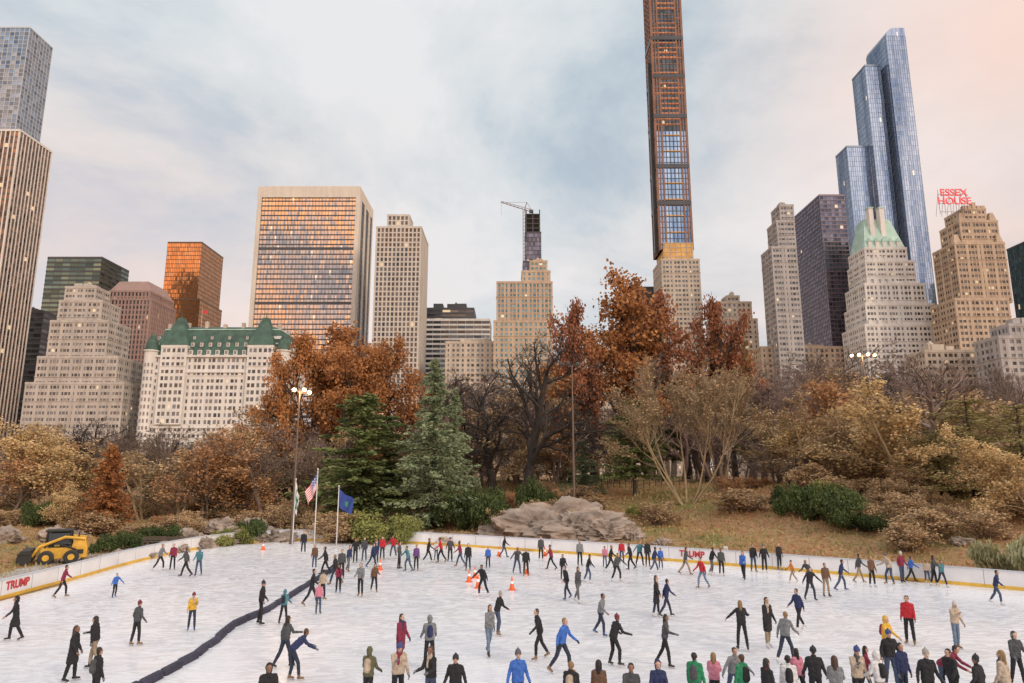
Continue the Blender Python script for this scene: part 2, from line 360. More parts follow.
m_or=mat("cone_orange",(.75,.13,.03),.5); m_wh=mat("cone_collar",(.8,.8,.8),.5)
def cone(u,v,hh=.75):
    mb=MB(); x,y=ground(u,v)
    mb.box(-.2,.2,-.2,.2,0,.04,0)
    mb.tube([(0,0,.04),(0,0,.35)],[.15,.095],0,14); mb.tube([(0,0,.35),(0,0,.5)],[.097,.067],1,14); mb.tube([(0,0,.5),(0,0,hh)],[.065,.02],0,14)
    mb.obj("traffic_cone",[m_or,m_wh],(x,y,0.002))
for u,v in ((263,550),(469,582),(475,578),(512,590),(527,574),(499,556),(545,556),(478,588),(380,570)): cone(u,v,.75)
# ------------------------------------------------------------------ buildings
G_dark=glass("glass_dark",(.03,.035,.04),(.12,.13,.15),.35)
G_mas=glass("glass_masonry",(.03,.032,.036),(.22,.22,.23),.25,tilt=.03,lit=.012)
G_lit=glass("glass_lit",(.03,.03,.03),(.18,.17,.16),.25,lit=.06,tilt=.03,les=.6)
G_solow=glass("glass_bronze_reflective",(.36,.33,.32),(.50,.45,.42),.95,rough=.04,lit=.008,tilt=.03)
G_orange=glass("glass_copper",(.42,.20,.09),(.62,.32,.15),.9,rough=.1,lit=.0,tilt=.05)
G_blue=glass("glass_blue",(.10,.17,.30),(.46,.55,.68),.85,rough=.08,lit=.003,tilt=.03,big=.16)
G_blue2=glass("glass_pale_blue",(.10,.14,.20),(.28,.36,.46),.8,rough=.08,lit=.0,tilt=.05)
G_slab=glass("glass_slab",(.06,.065,.095),(.20,.20,.26),.8,rough=.1,lit=.004,tilt=.05)
G_green=glass("glass_green",(.05,.09,.08),(.16,.24,.21),.7,rough=.1,lit=.006,tilt=.04)
G_gm=glass("glass_amber",(.05,.035,.03),(.30,.18,.12),.7,rough=.1,lit=.02,tilt=.12)
G_teal=glass("glass_teal",(.05,.12,.15),(.18,.32,.36),.5,lit=.01)
W_white=mat("white_brick",(.64,.62,.585),.85,ns=.12,na=.14,streak=True); W_lime=mat("limestone",(.46,.40,.33),.85,ns=.1,na=.22,streak=True); W_lime2=mat("limestone_darker",(.37,.32,.27),.85,ns=.1,na=.22,streak=True)  # the second limestone is a darker stone colour
W_limeg=mat("limestone_grey",(.43,.39,.35),.85,ns=.1,na=.22,streak=True)
W_beige=mat("beige_brick",(.44,.34,.25),.85,ns=.1,na=.22,streak=True); W_beige2=mat("beige_brick_spandrel",(.35,.26,.19),.85,ns=.1,na=.2); W_grey=mat("grey_stone",(.36,.34,.33),.85,ns=.1,na=.22,streak=True)  # the second beige brick is a darker colour for spandrels
W_white2=mat("white_brick_spandrel",(.54,.53,.51),.85,ns=.1,na=.14)  # slightly darker brick colour for spandrels, sets off the piers
W_pink=mat("pink_granite",(.33,.22,.19),.7,ns=.1,na=.15,streak=True); W_dark=mat("dark_metal",(.05,.052,.06),.4,ns=.1,na=.3)
W_trav=mat("travertine",(.60,.54,.46),.7,ns=.1,na=.12,streak=True); W_green=mat("copper_roof",(.055,.11,.085),.7,ns=.2,na=.45); W_verd=mat("verdigris",(.38,.54,.47),.7,ns=.2,na=.25)
W_terra=mat("terracotta",(.22,.115,.075),.7,ns=.1,na=.3); W_gold=mat("sheathing_gold",(.60,.35,.11),.7,ns=.15,na=.3)
W_conc=mat("concrete_pale",(.52,.48,.43),.8,ns=.1,na=.14,streak=True); W_bronze=mat("bronze_frame",(.13,.07,.04),.4,metal=.3); W_orange=mat("safety_net",(.50,.20,.09),.8,ns=.3,na=.45)
W_frame=mat("concrete_blue_grey",(.42,.44,.46),.6,ns=.1,na=.1); W_spg=mat("spandrel_brown",(.10,.075,.065),.4)
W_blue=mat("mullion_blue",(.17,.22,.30),.35,metal=.3); W_slab=mat("mullion_mauve",(.13,.10,.12),.4,metal=.3)
ST=dict(masonry=(2.6,3.4,1.25,1.7,.32,.24),vertical=(2.6,3.6,1.2,1.2,.55,.15),gm=(2.9,3.8,.75,1.2,.38,.06),banded=(6,3.8,.18,1.5,.10,.25),
        curtain=(1.6,3.9,.16,.5,.12,.16),grid=(4.75,4.72,.7,.65,.25,.20),precast=(2.9,3.5,1.0,.95,.5,.4),one=(1.7,4.0,.16,.3,.2,.08),slab=(2.4,3.0,.25,.7,.2,.3),plaza=(2.7,3.9,1.3,1.7,.25,.2),
        masn=(3.3,3.3,1.7,1.5,.3,.22),masw=(2.2,3.6,.95,1.9,.28,.2))
def block(mb,x0,x1,y0,y1,z0,z1,st,mw=0,mg=1,cap=True,ms=None,off=0):
    bay,fl,pw,sh,pp,sp=ST[st]; ms=mw if ms is None else ms
    nx=max(1,round((x1-x0)/bay)); ny=max(1,round((y1-y0)/bay)); nz=max(1,round((z1-z0)/fl))
    bx,by,fz=(x1-x0)/nx,(y1-y0)/ny,(z1-z0)/nz
    mb.box(x0,x1,y0,y1,z0,z1,mg,(nx,ny,nz),off=off+.0)
    mas=st in('masonry','plaza','masn','masw')
    for k in range(nz+1):
        sh_=sh*(1.35 if mas and (nz-k)%9==3 else 1)
        a=max(z0+.01,z0+k*fz-sh_/2); b=min(z1-.01,z0+k*fz+sh_/2)
        mb.box(x0-sp,x1+sp,y0-sp,y1+sp,a,b,ms)
        if mas and (nz-k)%9==3: mb.box(x0-pp-.25,x1+pp+.25,y0-pp-.25,y1+pp+.25,b-.35,b+.02,mw)
    pat={'masonry':(1.5,.5,.9),'plaza':(1.5,.5,.9),'masn':(1,1.3,.7),'masw':(1.8,.45,.45)}.get(st,(1,1,1))
    def wd(i,n_):
        if not mas: return pw
        return pw*pat[min(i,n_-i)%3]
    for i in range(1,nx):
        c=x0+i*bx; p2=wd(i,nx)
        mb.box(c-p2/2,c+p2/2,y0-pp,y0+.1,z0,z1,mw); mb.box(c-p2/2,c+p2/2,y1-.1,y1+pp,z0,z1,mw)
    for i in range(1,ny):
        c=y0+i*by; p2=wd(i,ny)
        mb.box(x0-pp,x0+.1,c-p2/2,c+p2/2,z0,z1,mw); mb.box(x1-.1,x1+pp,c-p2/2,c+p2/2,z0,z1,mw)
    e=pw*.7
    for (a,b) in ((x0-pp,x0+e),(x1-e,x1+pp)):
        for (c,d) in ((y0-pp,y0+e),(y1-e,y1+pp)): mb.box(a,b,c,d,z0,z1,mw)
    if cap:
        q=pp+.12; mb.box(x0-q,x1+q,y0-q,y1+q,z1-.3,z1+1.1,mw)
def building(name,D,tiers,mats,rot=0,extra=None):
    T0=[]
    for t_ in tiers:
        Dy=D+t_[4]; b=sight(t_[1],t_[2],Dy); a=sight(t_[0],t_[2],Dy); xa=a[0]
        if t_[0]>540:   # the measured left edge is the far end of the receding side
            xb=sight(t_[0],t_[2],Dy+t_[3])[0]; xa=min(xb,b[0]-7)
        T0.append((xa,b[0],t_[4],t_[4]+t_[3],b[2],t_[5],t_[6] if len(t_)>6 else {}))
    cx=(T0[0][0]+T0[0][1])/2; mb=MB()
    T=[(a-cx,b-cx,*r_) for a,b,*r_ in T0]
    for i,(x0,x1,y0,y1,z,st,kw) in enumerate(T):
        zb=T[i+1][4]-1.0 if i+1<len(T) else 0
        zb=kw.get('zb',zb); kw2={k:v for k,v in kw.items() if k!='zb'}
        block(mb,x0,x1,y0,y1,zb,z,st,**kw2,off=i*40)
    if extra: extra(mb,T,cx)
    return mb.obj(name,mats,(cx,D,0),rot)
def roofbits(seed,m=0,wh=4):
    def f(mb,T,cx):
        R=random.Random(seed); x0,x1,y0,y1,z=T[0][:5]; w_=x1-x0; d=y1-y0
        for k in range(3):
            a=x0+w_*R.uniform(.1,.6); b=a+w_*R.uniform(.12,.3); hh=R.uniform(.5,1)*wh
            mb.box(a,b,y0+d*.2+k*.3,y0+d*.6+k*.3,z+1.09,z+1.1+hh,m)
        c=x0+w_*R.uniform(.2,.8); mb.tube([(c,y0+d*.4,z+2),(c,y0+d*.4,z+wh*1.3),(c,y0+d*.4,z+wh*1.7)],[1.6,1.6,.1],m,10)
        for dx in (-1,1): mb.tube([(c+dx,y0+d*.4-.8,z+1),(c+dx,y0+d*.4-.8,z+2.1)],.15,m,4)
    return f
building("office_tower",400,[(-75,20,131,30,0,'gm',dict(ms=2))],[W_white,G_gm,W_spg])
building("skinny_residential_tower",650,[(-8,30,28,36,0,'grid')],[W_frame,G_blue2])
building("dark_office_building",470,[(14,44,312,30,0,'banded')],[W_dark,G_dark],extra=roofbits(1))
building("stepped_limestone_building",380,[(66,96,288,14,6,'masw'),(60,102,302,18,4,'masonry'),(51,109,322,22,2,'masw'),(38,118,358,26,1,'masw'),(26,124,384,30,0,'masw')],[W_limeg,G_mas],extra=roofbits(2,0,3))
building("green_glass_tower",540,[(48,102,258,40,0,'banded')],[W_dark,G_green])
building("pink_granite_tower",480,[(110,150,292,34,1,'vertical'),(108,151,300,36,0,'vertical')],[W_pink,G_dark],extra=lambda mb,T,cx: mb.frus((T[0][0],T[0][1],T[0][2],T[0][3]),(T[0][0]+4,T[0][1]-4,T[0][2]+4,T[0][3]-4),T[0][4]+1.09,T[0][4]+9,0))
building("copper_glass_tower",580,[(168,202,243,45,0,'curtain'),(161,200,300,45,-3,'curtain')],[W_bronze,G_orange])
def hotel():
    D=380; uL,uR,vc=150,284,357
    a=sight(uL,vc,D); b=sight(uR,vc,D); cx=(a[0]+b[0])/2; x0,x1=a[0]-cx,b[0]-cx; z=a[2]; dp=38
    zr=sight(200,326,D)[2]
    mb=MB(); block(mb,x0,x1,0,dp,0,z,'plaza',cap=False)
    mb.box(x0-1.6,x1+1.6,-1.6,dp+1.6,z-.2,z+.9,0)
    mb.box(x0-.9,x1+.9,-.9,dp+.9,z-9,z-8.3,0); mb.box(x0-.8,x1+.8,-.8,dp+.8,z-40,z-39.2,0)
    mb.frus((x0+.2,x1-.2,.2,dp-.2),(x0+5,x1-5,5,dp-5),z+.88,zr-1,2); mb.frus((x0+5,x1-5,5,dp-5),(x0+9,x1-9,9,dp-9),zr-1.01,zr+1.2,2)
    mb.box(x0+4.6,x1-4.6,4.6,dp-4.6,zr-1.4,zr-.8,4)
    W=x1-x0
    for row,(zz_,yy,s_) in enumerate(((z+1.2,0,1.0),(z+6.3,1.6,.8),(z+10.8,3.1,.6))):
        nn=15
        for i in range(nn):
            c=x0+W*(i+.5)/nn
            if row==2 and i%2: continue
            mb.box(c-1.1*s_,c+1.1*s_,yy-.1,yy+5,zz_,zz_+2.9*s_,0); mb.box(c-.7*s_,c+.7*s_,yy-.16,yy+1,zz_+.4,zz_+2.4*s_,1)
            mb.frus((c-1.35*s_,c+1.35*s_,yy-.3,yy+5),(c-.05,c+.05,yy+.2,yy+5),zz_+2.9*s_+.003,zz_+4.1*s_,2)
        for i in range(6):
            c=dp*(i+.5)/6
            mb.box(x1-yy-5,x1-yy+.1,c-1.1*s_,c+1.1*s_,zz_,zz_+2.9*s_,0)
    for gx in (x0+14,x1-13):
        block(mb,gx-7,gx+7,-1.5,10,z-38,z+5.5,'plaza'); mb.frus((gx-7.6,gx+7.6,-2,11),(gx-1.5,gx+1.5,3,6),z+6.6,zr+5.5,2); mb.tube([(gx,4,zr+5),(gx,4,zr+9)],[.35,.05],2,6)
    for gx in (x0+.5,x1-.5):
        mb.tube([(gx,.5,0),(gx,.5,z+3)],3.6,0,16); mb.tube([(gx,.5,z+3),(gx,.5,z+3.8)],4.2,0,16)
        mb.tube([(gx,.5,z+3.8),(gx,.5,z+8),(gx,.5,z+12),(gx,.5,z+14)],[3.8,3.1,1.4,.1],2,16)
        for k in range(int(z/3.9)):
            for an in (-2.4,-1.9,-1.4,-.9):
                px,py=gx+math.cos(an)*3.6,.5+math.sin(an)*3.6; mb.box(px-.45,px+.45,py-.1,py+.4,k*3.9+1.2,k*3.9+3.2,1)
    for i,c in enumerate(np.linspace(x0+6,x1-6,7)): mb.box(c-.9,c+.9,7,9,zr-3,zr+2.6+(i%3)*.8,3)
    mb.tube([(x0+W*.3,10,zr),(x0+W*.3,10,zr+12)],.15,3,5)
    mb.quad([(x0+W*.3,10,zr+11.8),(x0+W*.3+3,10.3,zr+11.4),(x0+W*.3+3,10.3,zr+9.4),(x0+W*.3,10,zr+9.8)],5)
    mb.obj("mansard_hotel",[W_white,G_mas,W_green,W_lime,W_verd,m_red],(cx,D,0))
hotel()
def sloped_tower():
    D=500; a=sight(259,187,D); b=sight(361,184,D); cx=(a[0]+b[0])/2; x0,x1=a[0]-cx,b[0]-cx; z=a[2]; dp=48
    mb=MB(); zs=z*.42
    def prof(h): return 0 if h>zs else -((zs-h)/zs)**2*22
    hs=list(np.linspace(0,zs,14))+[z-9]
    nfl=round((z-9)/3.9); nxw=56
    fr=3.2
    for i in range(len(hs)-1):
        h0,h1_=hs[i],hs[i+1]; y0,y1=prof(h0),prof(h1_)
        mb.quad([(x0+fr,y0,h0),(x1-fr,y0,h0),(x1-fr,y1,h1_),(x0+fr,y1,h1_)],1,[(0,h0/3.9),(nxw,h0/3.9),(nxw,h1_/3.9),(0,h1_/3.9)])
        for s0,s1 in ((x0,x0+fr),(x1-fr,x1)):
            mb.quad([(s0,y0-1.2,h0),(s1,y0-1.2,h0),(s1,y1-1.2,h1_),(s0,y1-1.2,h1_)],0)
        for s_ in (x0,x1):
            mb.quad([(s_,y0-1.2,h0),(s_,y0+6,h0),(s_,y1+6,h1_),(s_,y1-1.2,h1_)],0)
        for s_ in (x0+fr,x1-fr): mb.quad([(s_,y0-1.2,h0),(s_,y0+.1,h0),(s_,y1+.1,h1_),(s_,y1-1.2,h1_)],0)
    mb.box(x0,x1,-1.2,dp+1.2,z-9,z,0); mb.box(x0+4,x1-4,4,dp-4,z+.0,z+2.5,0)
    for k in range(nfl):
        h=k*3.9+.4
        if h>z-10: break
        y=prof(h+.5); mb.box(x0+fr,x1-fr,y-.14,y+.6,h,h+(1.0 if k%11 else 2.2),2)
    for i in range(1,28):
        c=x0+fr+(x1-x0-2*fr)*i/28
        for j in range(len(hs)-1):
            h0,h1_=hs[j],hs[j+1]; mb.quad([(c-.08,prof(h0)-.18,h0),(c+.08,prof(h0)-.18,h0),(c+.08,prof(h1_)-.18,h1_),(c-.08,prof(h1_)-.18,h1_)],2)
    block(mb,x0+.4,x1-.4,6,dp-2,0,z-9.01,'curtain',mw=2,mg=1,cap=False)
    mb.box(x0,x1,dp-2,dp+1.2,0,z-9,0)
    for s0,s1 in ((x1-.3,x1+.5),(x0-.5,x0+.3)): mb.box(s0,s1,16,20,0,z-8,0); mb.box(s0,s1,32,36,0,z-8,0)
    mb.obj("sloped_glass_office_tower",[W_trav,G_solow,W_dark],(cx,D,0))
sloped_tower()
building("white_precast_tower",450,[(388,409,216,16,12,'precast'),(377,421,228,38,0,'precast')],[W_conc,G_dark])
building("white_banded_office_building",520,[(427,474,309,30,1,'banded',dict(mw=2)),(425,490,320,34,0,'banded')],[W_white,G_dark,W_dark],extra=roofbits(5,2,5))
building("low_beige_building",440,[(446,505,343,30,0,'masn')],[W_lime,G_mas],extra=roofbits(6))
building("beige_hotel_building",430,[(530,547,262,16,8,'masonry'),(522,550,272,18,4,'masn'),(497,552,283,24,1,'masonry',dict(ms=2)),(494,553,322,26,0,'masn')],[W_beige,G_teal,W_beige2],extra=roofbits(8,0,3))
def slim(mb,T,cx):
    x0,x1,y0,y1,z=T[0][:5]
    for k in range(5):
        zz_=z+k*4; mb.box(x0+.5,x1-.5,y0+.5,y1-.5,zz_,zz_+.5,0)
        for xx in (x0+1,(x0+x1)/2,x1-1): mb.box(xx-.4,xx+.4,y0+.6,y0+1.4,zz_+.5,zz_+4,0)
    c=x0-1.5; zt=z+19
    for dx in (0,1.6): mb.tube([(c+dx,y0,z-40),(c+dx,y0,zt)],.25,2,4)
    for k in range(20): mb.tube([(c,y0,z-40+k*3),(c+1.6,y0,z-38.5+k*3)],.14,2,4)
    mb.tube([(c+6,y0,zt-1),(c-18,y0,zt+7)],.3,2,4); mb.tube([(c+6,y0,zt+1),(c-18,y0,zt+8)],.2,2,4)
    for k in range(8):
        t_=k/8; mb.tube([(c+6-24*t_,y0,zt-1+8*t_),(c+4.5-24*t_,y0,zt+1+7.2*t_)],.15,2,4)
    mb.tube([(c+1,y0,zt),(c+3,y0,zt+7)],.3,2,4); mb.tube([(c+3,y0,zt+7),(c-15,y0,zt+6.9)],.1,2,4); mb.tube([(c+3,y0,zt+7),(c+7,y0,zt)],.15,2,4)
    mb.box(c+5,c+8,y0-1,y0+1,zt-2,zt+.4,0); mb.tube([(c-17.5,y0,zt+7),(c-17.5,y0,zt-4)],.08,2,4)
building("tower_under_construction",520,[(525,541,233,16,0,'curtain'),(523,540,262,18,-1,'curtain')],[W_dark,G_slab,W_terra],extra=slim)
def tall():
    D=470; x0=sight(650,0,D)[0]; x1=sight(680,0,D)[0]; cx=(x0+x1)/2; x0-=cx; x1-=cx; zt=sight(660,-22,D)[2]; zb=sight(660,250,D)[2]
    mb=MB(); dp=24; W=x1-x0
    zg=sight(660,128,D)[2]
    e1=x0+W*.2; e2=x1-W*.2
    nfl=int((zt-zb)/4.2); ng=int((zg-zb)/4.2); zg=zb+ng*4.2
    mb.box(x0+.3,x1-.3,.3,dp,zb,zg,1,(10,8,ng)); mb.box(x0+.3,x1-.3,.3,dp,zg,zt,7,(10,8,nfl-ng),off=200)
    R=random.Random(4)
    for k in range(nfl):
        h=zb+k*4.2
        mb.box(x0+.1,x1-.1,.1,dp+.1,h,h+(.9 if h>zg else .5),3 if h>zg else 0)
        if h>zg:
            if R.random()<.85: mb.box(e1+.4,e2-.4,-.25,.35,h+.9,h+.9+R.uniform(.7,1.5),2)
            for a,b in ((x0+.8,e1-.5),(e2+.5,x1-.8)):
                if R.random()<.7: mb.box(a,b,-.2,.35,h+1.0,h+1.0+R.uniform(.4,1.2),2 if R.random()<.3 else 0)
            mb.box(x0-.05,x0+.5,1.5,dp-1,h+.1,h+1.4,2 if k%3==0 else 0)
        elif k%3==0: mb.box(e1+.4,e2-.4,-.25,.35,h+.5,h+1.3,4)
    for c,w_ in ((x0,1.6),(x0+W*.1,.8),(e1,1.2),(e2,1.2),(x1-W*.1,.8),(x1,1.6)): mb.box(c-w_/2,c+w_/2,-.3,.5,zb,zt,3)
    for c in np.linspace(e1,e2,6)[1:-1]: mb.box(c-.22,c+.22,-.28,.4,zb,zt,0)
    for c in np.linspace(1,dp-.3,6): mb.box(x0-.25,x0+.4,c-.6,c+.6,zb,zt,3)
    for v in (40,78,118,168,205):
        z=sight(660,v,D)[2]; mb.box(x0-.5,x1+.5,-.5,dp,z,z+3.2,0)
    mb.box(x0-2.6,x0-.3,6,9,zb,zg+60,0)
    for k in range(40): mb.tube([(x1+.6,2+2*(k%2),zb+k*7),(x1+.6,4-2*(k%2),zb+k*7+7)],.15,3,4)
    z2=sight(660,262,D)[2]
    mb.box(x0+1.8,x1-.2,-1.5,dp-2,z2,zb+5,4)
    for k in range(5): mb.box(x0+1.6,x1,-1.7,dp-2,z2+k*3.4,z2+k*3.4+.4,5)
    for c in np.linspace(x0+3,x1-1,6): mb.box(c-.2,c+.2,-1.8,-1.4,z2,zb+5,5)
    block(mb,x0-.5,x1+3,-4,dp,0,z2,'masonry',mw=5,mg=6)
    mb.obj("supertall_tower_under_construction",[W_dark,G_blue,W_orange,W_terra,W_gold,W_lime,G_mas,G_dark],(cx,D,0))
tall()
building("dark_low_building",500,[(633,662,288,16,0,'banded')],[W_dark,G_dark])
building("beige_apartment_building",450,[(722,739,297,10,6,'masonry'),(711,751,303,14,2,'masn'),(706,757,320,18,0,'masn')],[W_lime,G_lit],extra=roofbits(9,0,3))
building("low_brick_building",430,[(750,850,348,20,0,'masn')],[W_beige,G_mas],extra=roofbits(14,0,3))
building("low_limestone_building",450,[(560,660,352,26,0,'masonry')],[W_lime,G_mas],extra=roofbits(15,0,3))
building("grey_apartment_tower",420,[(771,793,206,14,8,'masw'),(767,794,222,16,4,'masw'),(761,796,248,18,0,'masw')],[W_grey,G_mas],extra=roofbits(10,0,3))
building("dark_glass_slab",440,[(788,844,196,50,0,'slab')],[W_slab,G_slab])
def one57(mb,T,cx):
    x0,x1,y0,y1,z=T[0][:5]
    n_=12
    for i in range(n_):
        a=i/n_*math.pi/2; b=(i+1)/n_*math.pi/2
        xa=x0+(x1-x0)*(1-math.cos(a))*.5; xb=x0+(x1-x0)*(1-math.cos(b))*.5; za=z+math.sin(a)*7; zb=z+math.sin(b)*7
        mb.quad([(xa,y0-.2,z),(xb,y0-.2,z),(xb,y0-.2,zb),(xa,y0-.2,za)],1,[(i,300),(i+1,300),(i+1,301),(i,301)])
        mb.quad([(xa,y0-.2,za),(xb,y0-.2,zb),(xb,y1,zb),(xa,y1,za)],0)
    mb.box((x0+x1)/2,x1,y0-.2,y1,z,z+7,1,(8,10,2))
building("blue_glass_supertall",480,[(864,905,36,30,0,'one',dict(zb=0,cap=False)),(851,880,66,20,8,'one',dict(zb=0)),(835,870,147,18,14,'one',dict(zb=0))],[W_blue,G_blue],extra=one57)
def hamp(mb,T,cx):
    x0,x1,y0,y1,z=T[0][:5]
    zr=z+22
    mb.frus((x0+.3,x1-.3,y0+.3,y1-.3),(x0+5,x1-4.5,y0+7,y1-5),z+1.0,zr,2)
    for c in (x0+8,x1-11): mb.box(c-1.4,c+1.4,y0+3,y0+7,z,zr+6,0); mb.box(c-1.7,c+1.7,y0+2.7,y0+7.3,zr+6,zr+6.8,2)
    for c in np.linspace(x0+4,x1-4,5):
        mb.box(c-1.1,c+1.1,y0+.2,y0+5,z+1.1,z+5,0); mb.frus((c-1.4,c+1.4,y0,y0+5),(c-.1,c+.1,y0,y0+5),z+5.003,z+7.5,2)
    for t_ in T[1:]:
        for k in range(4):
            c=t_[0]+(t_[1]-t_[0])*(.08+.12*k); mb.box(c-1,c+1,t_[2]+.5,t_[2]+3,t_[4],t_[4]+4,0)
building("white_hotel_with_copper_roof",400,[(848,906,249,20,6,'masonry'),(847,914,262,22,5,'masw'),(845,924,285,24,3,'masonry',dict(ms=3)),(844,934,305,26,2,'masw'),(842,944,326,28,0,'masonry')],[W_white,G_mas,W_verd,W_white2],extra=hamp)
def essex(mb,T,cx):
    x0,x1,y0,y1,z=T[0][:5]
    for k in range(5):
        c=x0+(x1-x0)*(k+.5)/5; mb.box(c-1,c+1,y0-.6,y0+2,z,z+2.5+(k==2)*2,0)
    for t_ in T[1:3]:
        for e in (t_[0]+2,t_[1]-2): mb.frus((e-2,e+2,t_[2],t_[2]+4),(e-1,e+1,t_[2]+1,t_[2]+3),t_[4]+1,t_[4]+6,0)
building("brown_brick_hotel",370,[(944,985,210,16,6,'masonry'),(939,997,222,18,4,'masw'),(932,1004,244,20,2,'masw',dict(ms=2)),(930,1008,300,22,0,'masonry')],[W_beige,G_lit,W_beige2],extra=essex)
m_sign=mat("sign_red",(.5,.01,.02),.4,emis=(.8,.02,.05),es=.45)
p=sight(954,197,369); text("rooftop_sign","ESSEX\nHOUSE",6.0,(p[0],p[1],p[2]),(math.pi/2,0,0),m_sign,.3,.02)
mb=MB(); q=sight(954,210,369)
for dx in np.linspace(-8,8,6): mb.tube([(dx,1,0),(dx,1,p[2]-q[2]+7)],.12,0,4); mb.tube([(dx,1,p[2]-q[2]+5),(dx,5,0)],.1,0,4)
for dz in (1.5,6.5,12): mb.tube([(-8,1,dz),(8,1,dz)],.1,0,4)
mb.obj("rooftop_sign_frame",[W_dark],(p[0],369.5,q[2]-2))
building("teal_glass_tower",420,[(1005,1080,236,30,0,'curtain')],[W_dark,G_green])
building("grey_low_building",300,[(990,1062,326,12,3,'masonry'),(974,1068,338,16,0,'masn')],[W_grey,G_mas],extra=roofbits(12,0,4))
building("limestone_apartment_block",330,[(906,975,352,16,0,'masonry')],[W_lime,G_lit,W_lime2],extra=roofbits(13,0,4))
# ------------------------------------------------------------------ vegetation
bark=mat("bark_brown",(.17,.13,.105),.95,ns=2,na=.4); barkd=mat("bark_dark",(.055,.045,.04),.95,ns=2,na=.4)
twig_tan=mat("bark_tan",(.30,.22,.13),.9,ns=1,na=.35); twig_mauve=mat("twigs_mauve",(.25,.18,.155),.9,ns=.5,na=.3)
def segs_mesh(segs):
    P0=np.array([s[0] for s in segs]); P1=np.array([s[1] for s in segs]); R0=np.array([s[2] for s in segs]); R1=np.array([s[3] for s in segs])
    Vs=[];Fs=[];base=0
    big=R0>.06
    for mask,n in ((big,7),(~big,3)):
        if not mask.any(): continue
        p0,p1,r0,r1=P0[mask],P1[mask],R0[mask],R1[mask]; d=p1-p0; d/=np.linalg.norm(d,axis=1)[:,None]+1e-9
        ref=np.where(np.abs(d[:,2:3])>.9,np.array([[1.,0,0]]),np.array([[0,0,1.]])); a=np.cross(d,ref); a/=np.linalg.norm(a,axis=1)[:,None]; b=np.cross(d,a)
        t=np.arange(n)*2*np.pi/n; c,s=np.cos(t),np.sin(t)
        ring=a[:,None,:]*c[None,:,None]+b[:,None,:]*s[None,:,None]
        v=np.concatenate([p0[:,None,:]+ring*r0[:,None,None],p1[:,None,:]+ring*r1[:,None,None]],1)
        m=len(p0); j=np.arange(n); k=(j+1)%n
        f=np.stack([j,j+n,k+n,k],1)[None]+(np.arange(m)*2*n)[:,None,None]
        Vs.append(v.reshape(-1,3)); Fs.append(f.reshape(-1,4)+base); base+=m*2*n
    return np.vstack(Vs),np.vstack(Fs)
def leaves_mesh(C,size,elong=1.0,dirs=None,R=rng):
    n=len(C); d=R.normal(size=(n,3)) if dirs is None else dirs+R.normal(size=(n,3))*.35
    d/=np.linalg.norm(d,axis=1)[:,None]; e=R.normal(size=(n,3)); e=np.cross(d,e); e/=np.linalg.norm(e,axis=1)[:,None]
    s=size*R.uniform(.6,1.35,(n,1)); a=d*s*elong; b=e*s*.5
    v=np.stack([C-a*.5,C+b,C+a*.5+b*.1,C-b],1).reshape(-1,3)
    return v,(np.arange(n)*4)[:,None]+np.arange(4)[None]
def np_mesh(name,parts,mats):
    V=[];Fc=[];mi=[];b=0
    for (v,f),m in parts:
        V.append(v);Fc.append(f+b);mi.append(np.full(len(f),m));b+=len(v)
    V=np.vstack(V);Fc=np.vstack(Fc);mi=np.concatenate(mi)
    me=bpy.data.meshes.new(name); me.vertices.add(len(V)); me.vertices.foreach_set("co",V.astype(np.float32).ravel())
    me.loops.add(len(Fc)*4); me.loops.foreach_set("vertex_index",Fc.astype(np.int32).ravel())
    me.polygons.add(len(Fc)); me.polygons.foreach_set("loop_start",(np.arange(len(Fc))*4).astype(np.int32)); me.polygons.foreach_set("loop_total",np.full(len(Fc),4,dtype=np.int32))
    for m in mats: me.materials.append(m)
    me.polygons.foreach_set("material_index",mi.astype(np.int32)); me.update(calc_edges=True); me.validate(); return me
